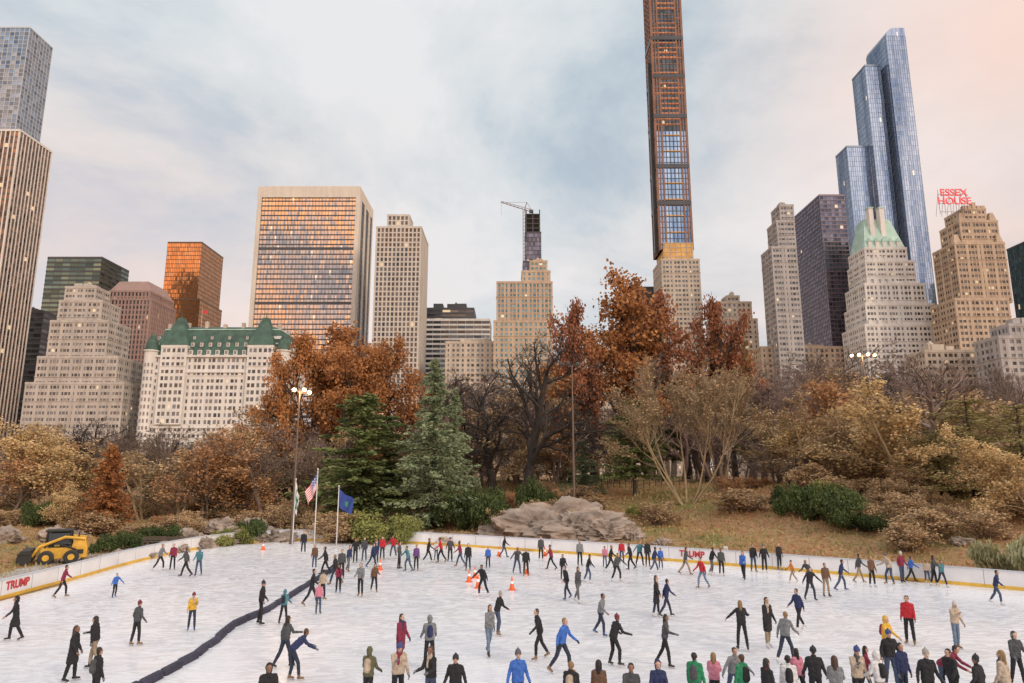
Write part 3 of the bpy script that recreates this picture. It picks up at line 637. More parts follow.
def grow_tree(seed,h=15,tr=.3,nch=(9,6,5,4),spread=.75,trunk=.35,wig=.18,up=.06,lens=(.55,.5,.5,.5),stems=1,twr=.014,fan=.35):
    R=random.Random(seed); segs=[]; tips=[]
    def rv(): return Vector((R.gauss(0,1),R.gauss(0,1),R.gauss(0,1)))
    def grow(p,d,Ln,r,lv):
        ns=(7,5,4,3,2)[min(lv,4)]; nc=nch[lv] if lv<len(nch) else 0
        st=trunk if lv==0 else .2
        pts=[p.copy()]; dd=d.copy(); rad=[r]
        for i in range(ns):
            dd=(dd+rv()*wig*(.5 if lv==0 else 1)+Vector((0,0,up*(1 if lv else 2)))).normalized()
            q=pts[-1]+dd*Ln/ns; rr=max(twr,r*(1-(.75 if lv else .6)*(i+1)/ns)); segs.append((tuple(pts[-1]),tuple(q),rad[-1],rr)); pts.append(q); rad.append(rr)
        if lv>=len(nch)-1: tips.extend(pts[1:])
        if lv<len(nch):
            for k in range(nc):
                t=st+(1-st)*(k+R.random()*.8)/nc; t=min(t,.98); x=t*ns; i=int(x); fr=x-i
                q=pts[i].lerp(pts[i+1],fr); bd=(pts[i+1]-pts[i]).normalized()
                az=rv(); az=(az-bd*az.dot(bd)).normalized(); ang=R.uniform(.5,1.0)*spread*(1.15 if lv==0 and t<.6 else 1)
                nd=(bd*math.cos(ang)+az*math.sin(ang)).normalized()
                if lv and nd.z<-.3: nd.z*=.3; nd.normalize()
                L2=Ln*lens[lv]*(1.15-.65*t)*R.uniform(.75,1.2)
                grow(q,nd,L2,max(twr,(rad[i]*.62)),lv+1)
    for s in range(stems):
        if stems==1: grow(Vector((0,0,-.3)),Vector((0,0,1)),h*.8,tr,0)
        else:
            a=R.uniform(0,6.28); grow(Vector((math.cos(a)*.15,math.sin(a)*.15,-.2)),Vector((math.cos(a)*fan,math.sin(a)*fan,1)).normalized(),h*.8*R.uniform(.7,1),tr,0)
    return segs,tips
PROT={}
def add_proto(key,parts,mats):
    me=np_mesh(key,parts,mats); co=np.empty(len(me.vertices)*3,np.float32); me.vertices.foreach_get("co",co); co=co.reshape(-1,3)
    PROT.setdefault(key.split('#')[0],[]).append((me,float(np.percentile(co[:,2],99.8)),float(np.percentile(np.abs(co[:,0]),97))))
def tipleaves(tips,k,jit,size,frac=1,seed=0,elong=1.2):
    R=np.random.default_rng(seed); T=np.array([tuple(t) for t in tips]); T=T[R.random(len(T))<frac]
    C=np.repeat(T,k,0)+R.normal(size=(len(T)*k,3))*jit
    return leaves_mesh(C,size,elong,R=R)
L_oak=leafmat("leaves_russet",(.20,.08,.032),(.58,.28,.11)); L_oak2=leafmat("leaves_rust_red",(.14,.055,.032),(.44,.19,.10))
L_tan=leafmat("leaves_tan",(.30,.20,.10),(.62,.45,.26)); L_or=leafmat("leaves_orange",(.27,.135,.065),(.60,.35,.17)); L_rw=leafmat("needles_rust",(.26,.10,.04),(.54,.27,.11)); L_gold=leafmat("leaves_gold",(.40,.28,.12),(.76,.56,.30))
L_pine=leafmat("needles_green",(.04,.065,.024),(.22,.26,.095),.1); L_spr=leafmat("needles_blue_green",(.08,.11,.06),(.34,.40,.23),.1)
L_shr=leafmat("leaves_evergreen",(.018,.035,.014),(.12,.16,.055),.1); L_shy=leafmat("leaves_yellow_green",(.08,.10,.03),(.32,.33,.11),.1); L_lime=leafmat("leaves_pale_green",(.28,.27,.14),(.58,.58,.36)); L_olive=leafmat("needles_olive",(.17,.15,.055),(.46,.40,.18),.2)
for s in range(4):
    sg,tp=grow_tree(10+s,16,.24,(10,7,6,4),.8,.3,.17); add_proto("bare#%d"%s,[(segs_mesh(sg),0)],[twig_mauve if s%2 else bark])
for s in range(2):
    sg,tp=grow_tree(30+s,16,.24,(9,6,5,3),.8,.3,.17,twr=.02); add_proto("far#%d"%s,[(segs_mesh(sg),0)],[twig_mauve if s%2 else bark])
for s in range(2):
    sg,tp=grow_tree(40+s,16,.42,(11,7,6,5),1.0,.25,.2,lens=(.62,.5,.5,.5)); add_proto("baredark#%d"%s,[(segs_mesh(sg),0)],[barkd])
for s in range(2):
    sg,tp=grow_tree(60+s,12,.058,(7,7,6,5),.5,.4,.12,.10,stems=6,twr=.0075,fan=.36); add_proto("multistem#%d"%s,[(segs_mesh(sg),0),(tipleaves(tp,1,.15,.09,.10,s),1)],[twig_tan,L_tan])
for s in range(3):
    sg,tp=grow_tree(80+s,16,.4,(11,7,5,3),.95,.28,.16,lens=(.6,.5,.5,.5)); add_proto("oak#%d"%s,[(segs_mesh(sg),0),(tipleaves(tp,4,.36,.26,.64,s),1)],[barkd,L_oak])
    add_proto("oakred#%d"%s,[(segs_mesh(sg),0),(tipleaves(tp,3,.36,.26,.6,s+5),1)],[barkd,L_oak2])
for s in range(2):
    sg,tp=grow_tree(100+s,10,.11,(8,6,5,4),.85,.15,.18,stems=2); add_proto("tan#%d"%s,[(segs_mesh(sg),0),(tipleaves(tp,1,.2,.15,.35,s),1)],[twig_tan,L_tan]); add_proto("gold#%d"%s,[(segs_mesh(sg),0),(tipleaves(tp,2,.25,.16,.42,s),1)],[twig_tan,L_gold])
    add_proto("orange#%d"%s,[(segs_mesh(sg),0),(tipleaves(tp,2,.25,.16,.36,s),1)],[bark,L_or])
for s in range(3):
    sg,tp=grow_tree(120+s,3,.04,(6,5,4),.8,.1,.2,stems=8,twr=.008); add_proto("shrub#%d"%s,[(segs_mesh(sg),0),(tipleaves(tp,2,.1,.09,.4,s),1)],[twig_mauve,L_or if s==0 else L_tan])
def conifer(key,seed,h,rad,mat_l,droop=.25,whorls=24,elong=3.2,sz=.17,start=.06,powr=.85,dens=1.0):
    R=np.random.default_rng(seed); segs=[((0,0,-.3),(0,0,h*.5),h*.016,h*.009),((0,0,h*.5),(0,0,h),h*.009,.02)]; C=[];Dr=[]
    for w_ in range(whorls):
        for b in range(int((6+3*(1-w_/whorls))*dens)):
            t=start+(1-start)*(w_+R.uniform(-.55,.55))/whorls; t=min(max(t,start),.985); z=h*t
            rl=rad*((1-t)/(1-start))**powr
            a=R.uniform(0,2*np.pi); Lb=rl*R.uniform(.55,1.2)+.15; dr=droop*R.uniform(.4,1.5); prev=np.array([0,0,z])
            ns=4
            for i in range(1,ns+1):
                s_=i/ns; q=np.array([math.cos(a)*Lb*s_,math.sin(a)*Lb*s_,z-dr*Lb*s_+.35*dr*Lb*s_*s_*1.6]); segs.append((tuple(prev),tuple(q),.04*(1.2-s_),.04*(1.1-s_)+.006))
                nn=int(5+Lb*3.2); ff=R.random(nn)[:,None]; base=prev+(q-prev)*ff
                side=np.array([-math.sin(a),math.cos(a),0]); off=R.normal(size=(nn,1))*.16*Lb*(1.1-s_)
                cc=base+side*off+np.array([0,0,1])*R.normal(size=(nn,1))*.09-np.array([0,0,1])*np.abs(off)*.25; C.append(cc)
                dd=np.array([math.cos(a),math.sin(a),-.25])+side*np.sign(off)*.8; Dr.append(dd); prev=q
    C=np.vstack(C);Dr=np.vstack(Dr)
    C=np.repeat(C,2,0)+R.normal(size=(len(C)*2,3))*.07; Dr=np.repeat(Dr,2,0)
    add_proto(key,[(segs_mesh(segs),0),(leaves_mesh(C,sz,elong,Dr,R),1)],[barkd,mat_l])
conifer("spruce#0",1,17,5.0,L_spr,.25,26,2.2,.16); conifer("spruce#1",2,16,4.6,L_spr,.28,24,2.2,.16)
conifer("pine#0",3,15,4.6,L_pine,.12,17,2.0,.18,.15,.6); conifer("pine#1",4,14,4.2,L_pine,.1,14,2.0,.18,.2,.5); conifer("larch#0",5,13,4.2,L_olive,.12,18,2.0,.12,.08,.6,.62)
conifer("redwood#0",6,9,2.6,L_rw,-.35,24,1.6,.15,.1,.8)
def bush(key,seed,ml,lumps=11,n=9000,sz=.085,flat=.75,weep=False):
    R=np.random.default_rng(seed); C=[]
    segs=[((0,0,-.1),(0,0,.6),.06,.03)]
    for l in range(lumps):
        c=np.array([R.normal()*.75,R.normal()*.75,R.uniform(.3,1.0)]); r=R.uniform(.35,.75)
        segs.append(((0,0,.1),tuple(c),.04,.015))
        d=R.normal(size=(n//lumps,3)); d/=np.linalg.norm(d,axis=1)[:,None]; rr=r*(R.random((n//lumps,1))**.35)*(1+.22*np.sin(d[:,:1]*7+d[:,1:2]*5))
        C.append(c+d*rr*np.array([1,1,flat]))
    C=np.vstack(C); C=C[C[:,2]>0]
    dirs=np.tile(np.array([[0,0,-1.]]),(len(C),1)) if weep else None
    add_proto(key,[(segs_mesh(segs),0),(leaves_mesh(C,sz,3.5 if weep else 1.5,dirs,R),1)],[barkd,ml])
for s in range(3): bush("bush#%d"%s,200+s,L_shr)
for s in range(2): bush("bushy#%d"%s,210+s,L_shy)
bush("weep#0",300,L_lime,7,7000,.07,.7,True)
NAMES=dict(bare="bare_tree",far="bare_tree",baredark="bare_tree",multistem="multi_stem_tree",oak="oak_tree",oakred="oak_tree",tan="autumn_tree",gold="golden_tree",orange="autumn_tree",shrub="autumn_shrub",spruce="spruce_tree",pine="pine_tree",larch="larch_tree",redwood="dawn_redwood_tree",bush="evergreen_bush",bushy="evergreen_bush",weep="weeping_shrub")
PR=random.Random(5)
def plant(kind,u,vtop,D,wpx=None,parent=None,vi=None,rot=None):
    x,y,zt=sight(u,vtop,D); zb=h1(x,y); me,hh,rw=PROT[kind][PR.randrange(len(PROT[kind])) if vi is None else vi]
    s=(zt-zb)/hh
    if s<=0: return
    o=bpy.data.objects.new(NAMES[kind],me); COL.objects.link(o); o.location=(x,y,zb-.05)
    sx=s if wpx is None else (wpx/2/F*D)/rw
    o.scale=(sx,sx,s); o.rotation_euler=(0,0,PR.uniform(0,6.28) if rot is None else rot)
    if parent: o.parent=parent
    return o
def plant_h(kind,u,D,h,w,vi=None):
    x,y,_=sight(u,500,D); me,hh,rw=PROT[kind][PR.randrange(len(PROT[kind])) if vi is None else vi]
    o=bpy.data.objects.new(NAMES[kind],me); COL.objects.link(o); o.location=(x,y,h1(x,y)-.08); o.scale=(w/2/rw,w/2/rw,h/hh); o.rotation_euler=(0,0,PR.uniform(0,6.28))
tl=bpy.data.objects.new("distant_treeline",None); COL.objects.link(tl)
def env(u): return float(np.interp(u,[-80,0,130,270,300,430,450,480,560,620,740,760,800,850,900,960,1024,1100],[426,426,430,430,400,395,368,358,355,375,368,352,345,348,345,360,360,358]))
for k in range(95):
    u=-90+k*1200/95+PR.uniform(-6,6); D=PR.uniform(120,220)
    plant("far",u,env(u)+PR.uniform(4,42),D,wpx=PR.uniform(75,115),parent=tl)
for k in range(56):
    u=-60+k*1150/56+PR.uniform(-8,8); D=PR.uniform(94,118)
    plant(PR.choice(["bare","bare","bare","bare","tan","baredark"]),u,env(u)+PR.uniform(0,36),D,wpx=PR.uniform(80,125))
# understorey
for k in range(92):
    u=-60+k*1150/92+PR.uniform(-8,8)
    mid=440<u<760
    D=PR.uniform(90,104) if mid else PR.uniform(76,98)
    if u<300: kind=PR.choice(["orange","tan","bare","gold","bare","bare","tan"])
    elif mid: kind=PR.choice(["bare","tan","bare","bare"])
    else: kind=PR.choice(["tan","gold","bare","bare","gold","tan","orange"])
    plant(kind,u,PR.uniform(415,462) if not mid else PR.uniform(400,455),D,wpx=PR.uniform(50,90))
for k in range(120):
    u=-40+k*1120/120+PR.uniform(-8,8)
    if 590<u<800 and PR.random()<.8: continue
    plant_h("shrub",u,PR.uniform(66,86),PR.uniform(1.0,2.8),PR.uniform(2,4.5))
for k in range(22):   # pale shrubs on the right bank
    u=PR.uniform(840,1060); plant_h("shrub",u,PR.uniform(52,66),PR.uniform(1.2,2.6),PR.uniform(2,4),vi=PR.choice((1,2)))
# feature trees
plant("oak",318,336,100,90,vi=0); plant("oak",358,322,104,110,vi=1); plant("oak",396,338,100,74,vi=2); plant("oak",342,350,97,90,vi=2)
plant("oakred",568,306,100,95,vi=0); plant("oak",612,283,104,115,vi=1); plant("oakred",655,292,106,105,vi=2); plant("oakred",698,298,104,95,vi=0); plant("oak",728,322,108,56,vi=1); plant("oak",590,330,97,90,vi=2)
plant("baredark",523,343,84,140,vi=0); plant("baredark",492,360,90,110,vi=1); plant("baredark",75,418,86,100,vi=0); plant("bare",655,352,90,100,vi=0)
plant("multistem",680,350,74,118,vi=0); plant("multistem",712,360,79,90,vi=1)
plant("spruce",435,360,74,72,vi=0); plant("spruce",455,388,80,46,vi=1); plant("pine",365,394,76,84,vi=0); plant("pine",392,416,80,55,vi=1); plant("pine",632,400,80,58,vi=1); plant("spruce",583,440,84,34,vi=1); plant("pine",645,318,112,46,vi=0); plant("pine",742,333,118,24,vi=1)
plant("redwood",113,445,68,36); plant("larch",965,400,64,110,vi=0); plant("larch",1016,405,66,95,vi=0); plant("larch",935,430,68,60,vi=0)
plant("gold",895,385,68,110); plant("gold",866,400,74,80); plant("orange",850,378,84,90); plant("tan",806,395,84,85); plant("gold",780,425,82,60); plant("tan",830,410,78,80); plant("orange",555,425,92,50); plant("tan",930,372,74,100); plant("tan",770,400,88,80); plant("gold",62,482,66,36); plant("orange",20,440,76,80); plant("orange",205,435,80,80); plant("tan",150,440,78,80); plant("tan",250,428,84,80); plant("bare",910,362,72,110,vi=1); plant("bare",800,360,92,110,vi=3); plant("gold",985,425,58,70); plant("tan",1000,385,70,110); plant("gold",1030,450,54,70)
for kd,u,D,h,w_ in (("bush",468,72,4.2,5),("bush",488,70,3.4,4.5),("bush",528,74,4.2,4),("bush",543,73,2.6,4),("bushy",380,68,2.8,6),("bushy",350,70,2.6,4),("bushy",405,67,2.4,5),("bush",812,63,3.2,4.4),("bush",840,60,2.8,4.6),("bushy",826,64,3.2,4),("bush",792,66,2.4,3.5),("bush",862,58,1.6,3.2),("bush",515,70,2.0,3),("bush",120,58,1.6,3),("bushy",240,66,1.6,4),("bush",160,64,1.6,3),("bush",255,68,2.2,3.4),("bushy",330,72,2.4,4),("bush",45,68,2.4,3.2),("bushy",640,72,1.2,2.5)):
    plant_h(kd,u,D,h,w_)
plant_h("weep",1008,43.5,2.6,3.6); plant_h("weep",1045,42,2.8,4)
# rocks
m_rock=mat("schist_rock",(.29,.24,.20),.9,ns=.9,na=.6,bump=1.0,bs=2.5)
def rock(u,v,D,wm,dm,hm,seed):
    bm=bmesh.new(); bmesh.ops.create_icosphere(bm,subdivisions=5,radius=1)
    for q in bm.verts:
        c=q.co.copy(); o=Vector((seed*7.1,seed*3.3,seed))
        d=noise.noise(c*1.1+o)*.45+noise.noise(c*2.7+o)*.22+noise.noise(c*7+o)*.10+noise.noise(c*15+o)*.05-abs(noise.noise(Vector((c.x*3.5,c.y*3.5,c.z*5))+o))*.42
        q.co=c*(1+d)
    me=bpy.data.meshes.new("rock_outcrop"); bm.to_mesh(me); bm.free(); me.materials.append(m_rock)
    x,y,_=sight(u,v,D); o=bpy.data.objects.new("rock_outcrop",me); COL.objects.link(o); o.location=(x,y,h1(x,y)); o.scale=(wm,dm,hm); o.rotation_euler=(0,0,seed*.3)
rock(540,520,67.5,4.8,3.0,2.5,0); rock(582,525,66,4.6,2.6,2.2,.4); rock(512,525,67.5,3.0,2.2,2.0,.2); rock(612,528,64.5,3.0,1.8,1.5,.9); rock(560,522,70,5.5,2.5,2.6,1.4)
for i,(u,D,s) in enumerate(((250,70,2.2),(232,67,1.8),(205,63,1.2),(190,66,1.4),(150,56,.9),(120,54,1.0),(95,52,.8),(270,69,1.8),(60,60,1.5),(380,67,1.0),(420,68,1.3),(635,63,.9),(660,60,.8),(900,54,.6),(960,52,.7),(460,66,.9),(10,58,1.3),(175,60,1.1),(222,72,1.9))):
    rock(u,520,D,s*1.3,s,s*.75,i+2)
def scatter(name,nn,size,m,el=1.3,dmax=40,up=False,zoff=.03):
    R=np.random.default_rng(11+nn); X_=R.uniform(-75,75,nn*4); Y_=R.uniform(30,110,nn*4); d=dist(X_,Y_); ok=(~inside(X_,Y_))&(d>.6)&(d<dmax); X_=X_[ok][:nn];Y_=Y_[ok][:nn]
    Zs=hfun(X_,Y_)+zoff; C=np.stack([X_,Y_,Zs],1); dirs=np.tile(np.array([[0,0,1.]]),(len(C),1)) if up else None
    o=bpy.data.objects.new(name,np_mesh(name,[(leaves_mesh(C,size,el,dirs,R),0)],[m])); COL.objects.link(o)
scatter("fallen_leaves",50000,.15,L_or,1.2,34); scatter("grass",26000,.16,leafmat("dry_grass",(.20,.18,.06),(.50,.42,.20)),3.0,45,True,.06)
m_fence=mat("fence_wood",(.12,.09,.07),.9)
mb=MB(); pts=[]
for u in range(590,770,6):
    x,y,_=sight(u,495,86); pts.append((x,y,h1(x,y)))
for p in pts: mb.box(p[0]-.05,p[0]+.05,p[1]-.05,p[1]+.05,p[2]-.2,p[2]+1.1,0)
for a,b in zip(pts[:-1],pts[1:]):
    for z in (.5,1.0): mb.tube([(a[0],a[1]-.06,a[2]+z),(b[0],b[1]-.06,b[2]+z)],.03,0,4)
mb.obj("post_and_rail_fence",[m_fence])
# ------------------------------------------------------------------ lamps, flags
m_pole=mat("pole_brown",(.14,.10,.08),.5,metal=.3); m_bulb=mat("lamp_lens",(1,.9,.7),.3,emis=(1,.58,.25),es=14); m_hous=mat("lamp_housing",(.08,.08,.08),.5)
def lamp(u,vtop,D,heads,lit=True,energy=500):
    x,y,zt=sight(u,vtop,D); zb=h1(x,y)-.1; H=zt-zb
    mb=MB(); mb.tube([(0,0,0),(0,0,.5),(0,0,.55),(0,0,H)],[.22,.22,.14,.07],0,12)
    for (dx,dz) in heads:
        mb.tube([(0,0,H-.2),(dx*.6,0,H-.05+dz),(dx,0,H+dz)],.04,0,8)
        mb.tube([(dx,0,H+dz+.15),(dx,-.25,H+dz-.02)],[.17,.24],1,14); mb.tube([(dx,-.25,H+dz-.02),(dx,-.29,H+dz-.05)],[.19,.15],2,14)
        mb.box(dx-.1,dx+.1,-.05,.25,H+dz+.02,H+dz+.3,1)
    mb.obj("floodlight_pole",[m_pole,m_hous,m_bulb if lit else m_hous],(x,y,zb))
    if lit:
        ld=bpy.data.lights.new("lamp_light",'POINT'); ld.energy=energy; ld.color=(1,.62,.32); ld.shadow_soft_size=.2
        lo=bpy.data.objects.new("lamp_light",ld); COL.objects.link(lo); lo.location=(x,y-.8,zt-.2)
lamp(300,391,66,[(-.5,.1),(.5,.1),(1.0,-.15)])
lamp(572,365,72,[(-1.2,.05),(-.4,.1),(.6,.0)],lit=False)
lamp(862,355,82,[(-1.4,-.1),(-.5,.0),(.6,.05),(1.4,-.05)],energy=300)
m_fr=mat("flag_red",(.5,.03,.05),.8); m_fw=mat("flag_white",(.75,.75,.75),.8); m_fb=mat("flag_blue",(.03,.06,.25),.8); m_alu=mat("pole_white",(.6,.6,.6),.4); m_fg=mat("flag_green",(.05,.25,.1),.8)
def flag(u,vtop,D,kind):
    x,y,zt=sight(u,vtop,D); zb=h1(x,y)-.05; H=zt-zb; mb=MB(); mb.tube([(0,0,0),(0,0,H)],[.06,.035],0,10); mb.tube([(0,0,H),(0,0,H+.08),(0,0,H+.16)],[.04,.09,.02],0,10)
    nu,nv=16,13; Wd,Hd=2.3,1.5; g={}
    sgn=-1 if kind=='us' else 1; wx={'us':.42,'blue':.62,'green':.17}[kind]
    for i in range(nu+1):
        for j in range(nv+1):
            s=i/nu; t=j/nv
            dx=.05+Wd*s*(wx-.12*t); dz=-Hd*t*(1-.1*s)-Wd*s*(.78 if kind!='blue' else .45)-.1*math.sin(s*5); dy=.22*math.sin(s*11+t*2.5)*s**.5
            g[i,j]=(sgn*dx,dy,H-.15+dz)
    for i in range(nu):
        for j in range(nv):
            if kind=='us': m=3 if (i<nu*.42 and j<7) else (1 if j%2==0 else 2)
            elif kind=='blue': m=3 if not(6<i<10 and 4<j<9) else 4
            else: m=2 if j<5 or j>8 else 4
            if kind=='us' and m==3 and (i+j)%2==0 and i%2==1: m=2
            mb.quad([g[i,j],g[i+1,j],g[i+1,j+1],g[i,j+1]],m)
    mb.obj("flagpole_with_flag",[m_alu,m_fr,m_fw,m_fb,m_fg],(x,y,zb),smooth=True)
flag(318,470,63,'us'); flag(339,487,63,'blue'); flag(296,480,64,'green')
def loader():
    Yl=mat("loader_yellow",(.66,.38,.04),.5,ns=2,na=.3); K=mat("loader_black",(.02,.02,.02),.6); Gl=mat("loader_glass",(.05,.06,.07),.1)
    mb=MB()
    for sx in (-.85,.85):
        for yc in (-.75,.65):
            mb.tube([(sx-.17,yc,.45),(sx-.15,yc,.45),(sx+.15,yc,.45),(sx+.17,yc,.45)],[.38,.45,.45,.38],1,20)
            mb.tube([(sx-.19,yc,.45),(sx+.19,yc,.45)],.2,0,12)
    mb.box(-.65,.65,-1.1,1.5,.35,1.05,0); mb.frus((-.65,.65,.6,1.5),(-.6,.6,.7,1.35),1.05,1.55,0)
    mb.box(-.66,.66,.9,1.3,.6,.9,1)
    for x in (-.55,.55):
        for y in (-.9,.55): mb.tube([(x,y,1.0),(x*.95,y*.9,2.15)],.055,1,6)
        mb.tube([(x*.95,-.8,2.1),(x*.95,.5,2.1)],.05,1,6); mb.box(x*.93-.015,x*.93+.015,-.75,.45,1.25,2.0,2)
    mb.box(-.62,.62,-.95,.6,2.12,2.22,1); mb.box(-.35,.35,-.1,.4,1.05,1.75,1); mb.box(-.25,.25,-.75,-.45,1.05,1.4,1)
    for x in (-.72,.72):
        mb.tube([(x,1.35,1.6),(x,.2,1.75),(x,-1.2,1.15),(x,-1.55,.5)],[.1,.11,.1,.08],0,6); mb.tube([(x,.9,.9),(x,-.5,1.45)],.05,1,6)
    mb.tube([(-1.1,-1.9,.45),(1.1,-1.9,.45)],.42,1,20); mb.frus((-1.15,1.15,-2.3,-1.5),(-1.15,1.15,-2.1,-1.6),.7,.98,1)
    mb.box(-.6,-.35,1.5,1.54,.7,.9,1); mb.tube([(-.4,.9,1.5),(-.4,.9,2.0)],.04,1,6)
    x,y,_=sight(62,545,51); o=mb.obj("skid_steer_loader",[Yl,K,Gl],(x,y,h1(x,y)+.05),math.radians(-62),bevel=.02); o.scale=(1.08,1.08,1.05)
loader()
def bench(u,D,rot):
    mb=MB()
    for x in (-.8,0,.8):
        mb.box(x-.04,x+.04,-.25,-.17,0,.43,1); mb.box(x-.04,x+.04,.17,.25,0,.85,1); mb.box(x-.04,x+.04,-.25,.25,.38,.43,1)
    for k in range(4): mb.box(-.95,.95,-.25+k*.12,-.16+k*.12,.433,.46,0)
    for k in range(3): mb.box(-.95,.95,.14,.168,.55+k*.12,.63+k*.12,0)
    x,y,_=sight(u,530,D); mb.obj("park_bench",[m_fence,m_hous],(x,y,h1(x,y)),rot)
for u,D in ((155,62),(172,62.5),(190,63)): bench(u,D,.2)
# ------------------------------------------------------------------ people
def capsule(a,b,ra,rb,n=12,k=4):
    a=np.array(a,float); b=np.array(b,float); d=b-a; Ln=np.linalg.norm(d); d=d/Ln if Ln>1e-6 else np.array([0,0,1.])
    ref=np.array([1.,0,0]) if abs(d[2])>.9 else np.array([0,0,1.]); e=np.cross(d,ref); e/=np.linalg.norm(e); f=np.cross(d,e)
    prof=[(-ra*math.cos(t),ra*math.sin(t),0) for t in np.linspace(.02,math.pi/2,k)]+[(rb*math.sin(t),rb*math.cos(t),1) for t in np.linspace(0,math.pi/2-.02,k)]
    V=[];t=np.arange(n)*2*np.pi/n
    for o,r,w_ in prof:
        c=(b if w_ else a)+d*o; V.append(c+np.outer(np.cos(t),e)*r+np.outer(np.sin(t),f)*r)
    V=np.vstack(V); Fs=[]; m=len(prof)
    for i in range(m-1):
        for j in range(n): Fs.append((i*n+j,i*n+(j+1)%n,(i+1)*n+(j+1)%n,(i+1)*n+j))
    Fs.append(tuple(range(n))[::-1]); Fs.append(tuple((m-1)*n+j for j in range(n)))
    return V,Fs
JK,TR,SK,HR,BT,GL,EY,BL,SC=range(9)
CB=mat("cloth_base",(.1,.1,.1))
def rotx(v,a): return np.array([v[0],v[1]*math.cos(a)-v[2]*math.sin(a),v[1]*math.sin(a)+v[2]*math.cos(a)])
def person_mesh(name,lean=0,legL=(0,0),legR=(0,0),stance=.05,armL=(0,.1,.1),armR=(0,.1,.1),coat=False,hair='short',head=0,fem=False,scarf=False,pack=False):
    P=[]; rx=lambda v,a: rotx(v,a)
    def dv_(fw,sd): return np.array([math.sin(sd),-math.sin(fw)*math.cos(sd),-math.cos(fw)*math.cos(sd)])
    sh=.15 if fem else .17; hw=.085; feet=[]
    for side,(hf,kb) in ((1,legL),(-1,legR)):
        hip=np.array([side*hw,0,-.02]); d1=dv_(hf,side*stance); kn=hip+d1*.45
        d2=dv_(hf-kb,side*stance*.6); an=kn+d2*.43
        P.append((hip,kn,.09,.066,TR)); P.append((kn,kn+d2*.15,.066,.066,TR)); P.append((kn+d2*.15,kn+d2*.36,.066,.056,TR))
        pitch=max(0,-(hf-kb))*.75
        toe=np.array([side*.18,-math.cos(pitch),-math.sin(pitch)]); toe/=np.linalg.norm(toe); dn=np.cross(toe,[1,0,0]); dn/=np.linalg.norm(dn); dn=dn if dn[2]<0 else -dn
        P.append((an-d2*.12,an,.055,.052,BT)); P.append((an+dn*.04-toe*.03,an+dn*.055+toe*.16,.046,.036,BT))
        feet.append((an+dn*.055,toe,dn))
    top=rx((0,0,.53),lean); ch=rx((0,0,.37),lean); wa=rx((0,0,.16),lean)
    S=lambda c,w_:(c+np.array([-w_,0,0]),c+np.array([w_,0,0]))
    P.append((*S(np.zeros(3),.06),.10,.10,TR if not coat else JK))
    P.append((*S(np.array([0,0,.045]),.07),.118,.118,JK)); P.append((*S(wa,.055),.108,.108,JK)); P.append((*S(ch,.075 if fem else .095),.112,.112,JK)); P.append((*S(top-rx((0,0,.045),lean),sh-.05),.07,.07,JK))
    for s_ in (-1,1): P.append((np.array([s_*.06,0,.05]),ch+np.array([s_*.075,0,0]),.112,.11,JK)); P.append((ch+np.array([s_*.08,0,0]),top+np.array([s_*.09,0,0])-rx((0,0,.05),lean),.105,.072,JK))
    if coat:
        for side,(hf,kb) in ((1,legL),(-1,legR)): hip=np.array([side*.07,0,0]); P.append((hip,hip+dv_(hf*.8,side*stance)*.36,.112,.115,JK))
        P.append((np.zeros(3),dv_((legL[0]+legR[0])*.4,0)*.36,.115,.12,JK))
    if pack: P.append((rx((0,.15,.18),lean),rx((0,.14,.40),lean),.11,.10,SC))
    hl=lean*.35+head
    nk=top+rx((0,-.015,.07),lean*.6+head*.5); P.append((top-rx((0,0,.02),lean),nk,.062,.05,SK)); P.append((top-rx((0,0,.03),lean),top+rx((0,-.005,.03),lean),.085,.07,JK))
    if scarf: P.append((top+rx((0,-.01,.01),lean),top+rx((0,-.012,.06),lean),.092,.074,SC)); P.append((top+rx((.03,-.09,.0),lean),top+rx((.04,-.12,-.25),lean),.03,.03,SC))
    H=lambda x,y,z: nk+rx((x,y,z),hl)
    P.append((H(0,-.035,.045),H(0,-.012,.125),.054,.078,SK)); P.append((H(0,.012,.115),H(0,.018,.135),.084,.082,SK))
    P.append((H(0,-.088,.105),H(0,-.103,.08),.010,.015,SK)); P.append((H(0,-.07,.04),H(0,-.078,.028),.02,.022,SK))
    for s_ in (-1,1): P.append((H(s_*.082,.0,.085),H(s_*.086,.006,.112),.012,.017,SK))
    if hair=='hat': P.append((H(0,.010,.148),H(0,.02,.168),.098,.092,HR)); P.append((H(0,.022,.268),H(0,.022,.272),.026,.026,HR)); P.append((H(0,.045,.09),H(0,.03,.14),.06,.078,HR))
    elif hair=='hood': P.append((H(0,.03,.11),H(0,.03,.145),.100,.094,JK)); P.append((H(0,.05,.02),H(0,.04,.12),.08,.096,JK))
    else: P.append((H(0,.02,.13),H(0,.026,.148),.092,.085,HR)); P.append((H(0,.045,.065),H(0,.035,.13),.058,.08,HR))
    if hair=='long':
        P.append((H(0,.06,.10),H(0,.085,-.10),.068,.045,HR))
        for s_ in (-1,1): P.append((H(s_*.06,.035,.10),H(s_*.075,.02,-.09),.034,.024,HR))
    hands=[]
    for side,(fw,sd,el) in ((1,armL),(-1,armR)):
        s0=top+np.array([side*sh,0,0])-rx((0,0,.045),lean); e=s0+dv_(fw,side*sd)*.285; w_=e+dv_(fw+el,side*sd*(.3 if el>1 else .9))*.25
        P.append((s0,e,.06,.048,JK)); P.append((e,w_,.049,.038,JK)); dd=(w_-e)/np.linalg.norm(w_-e)
        P.append((w_,w_+dd*.075,.026,.031,GL)); hands.append((w_+dd*.08,dd,side))
    V=[];Fs=[];b=0
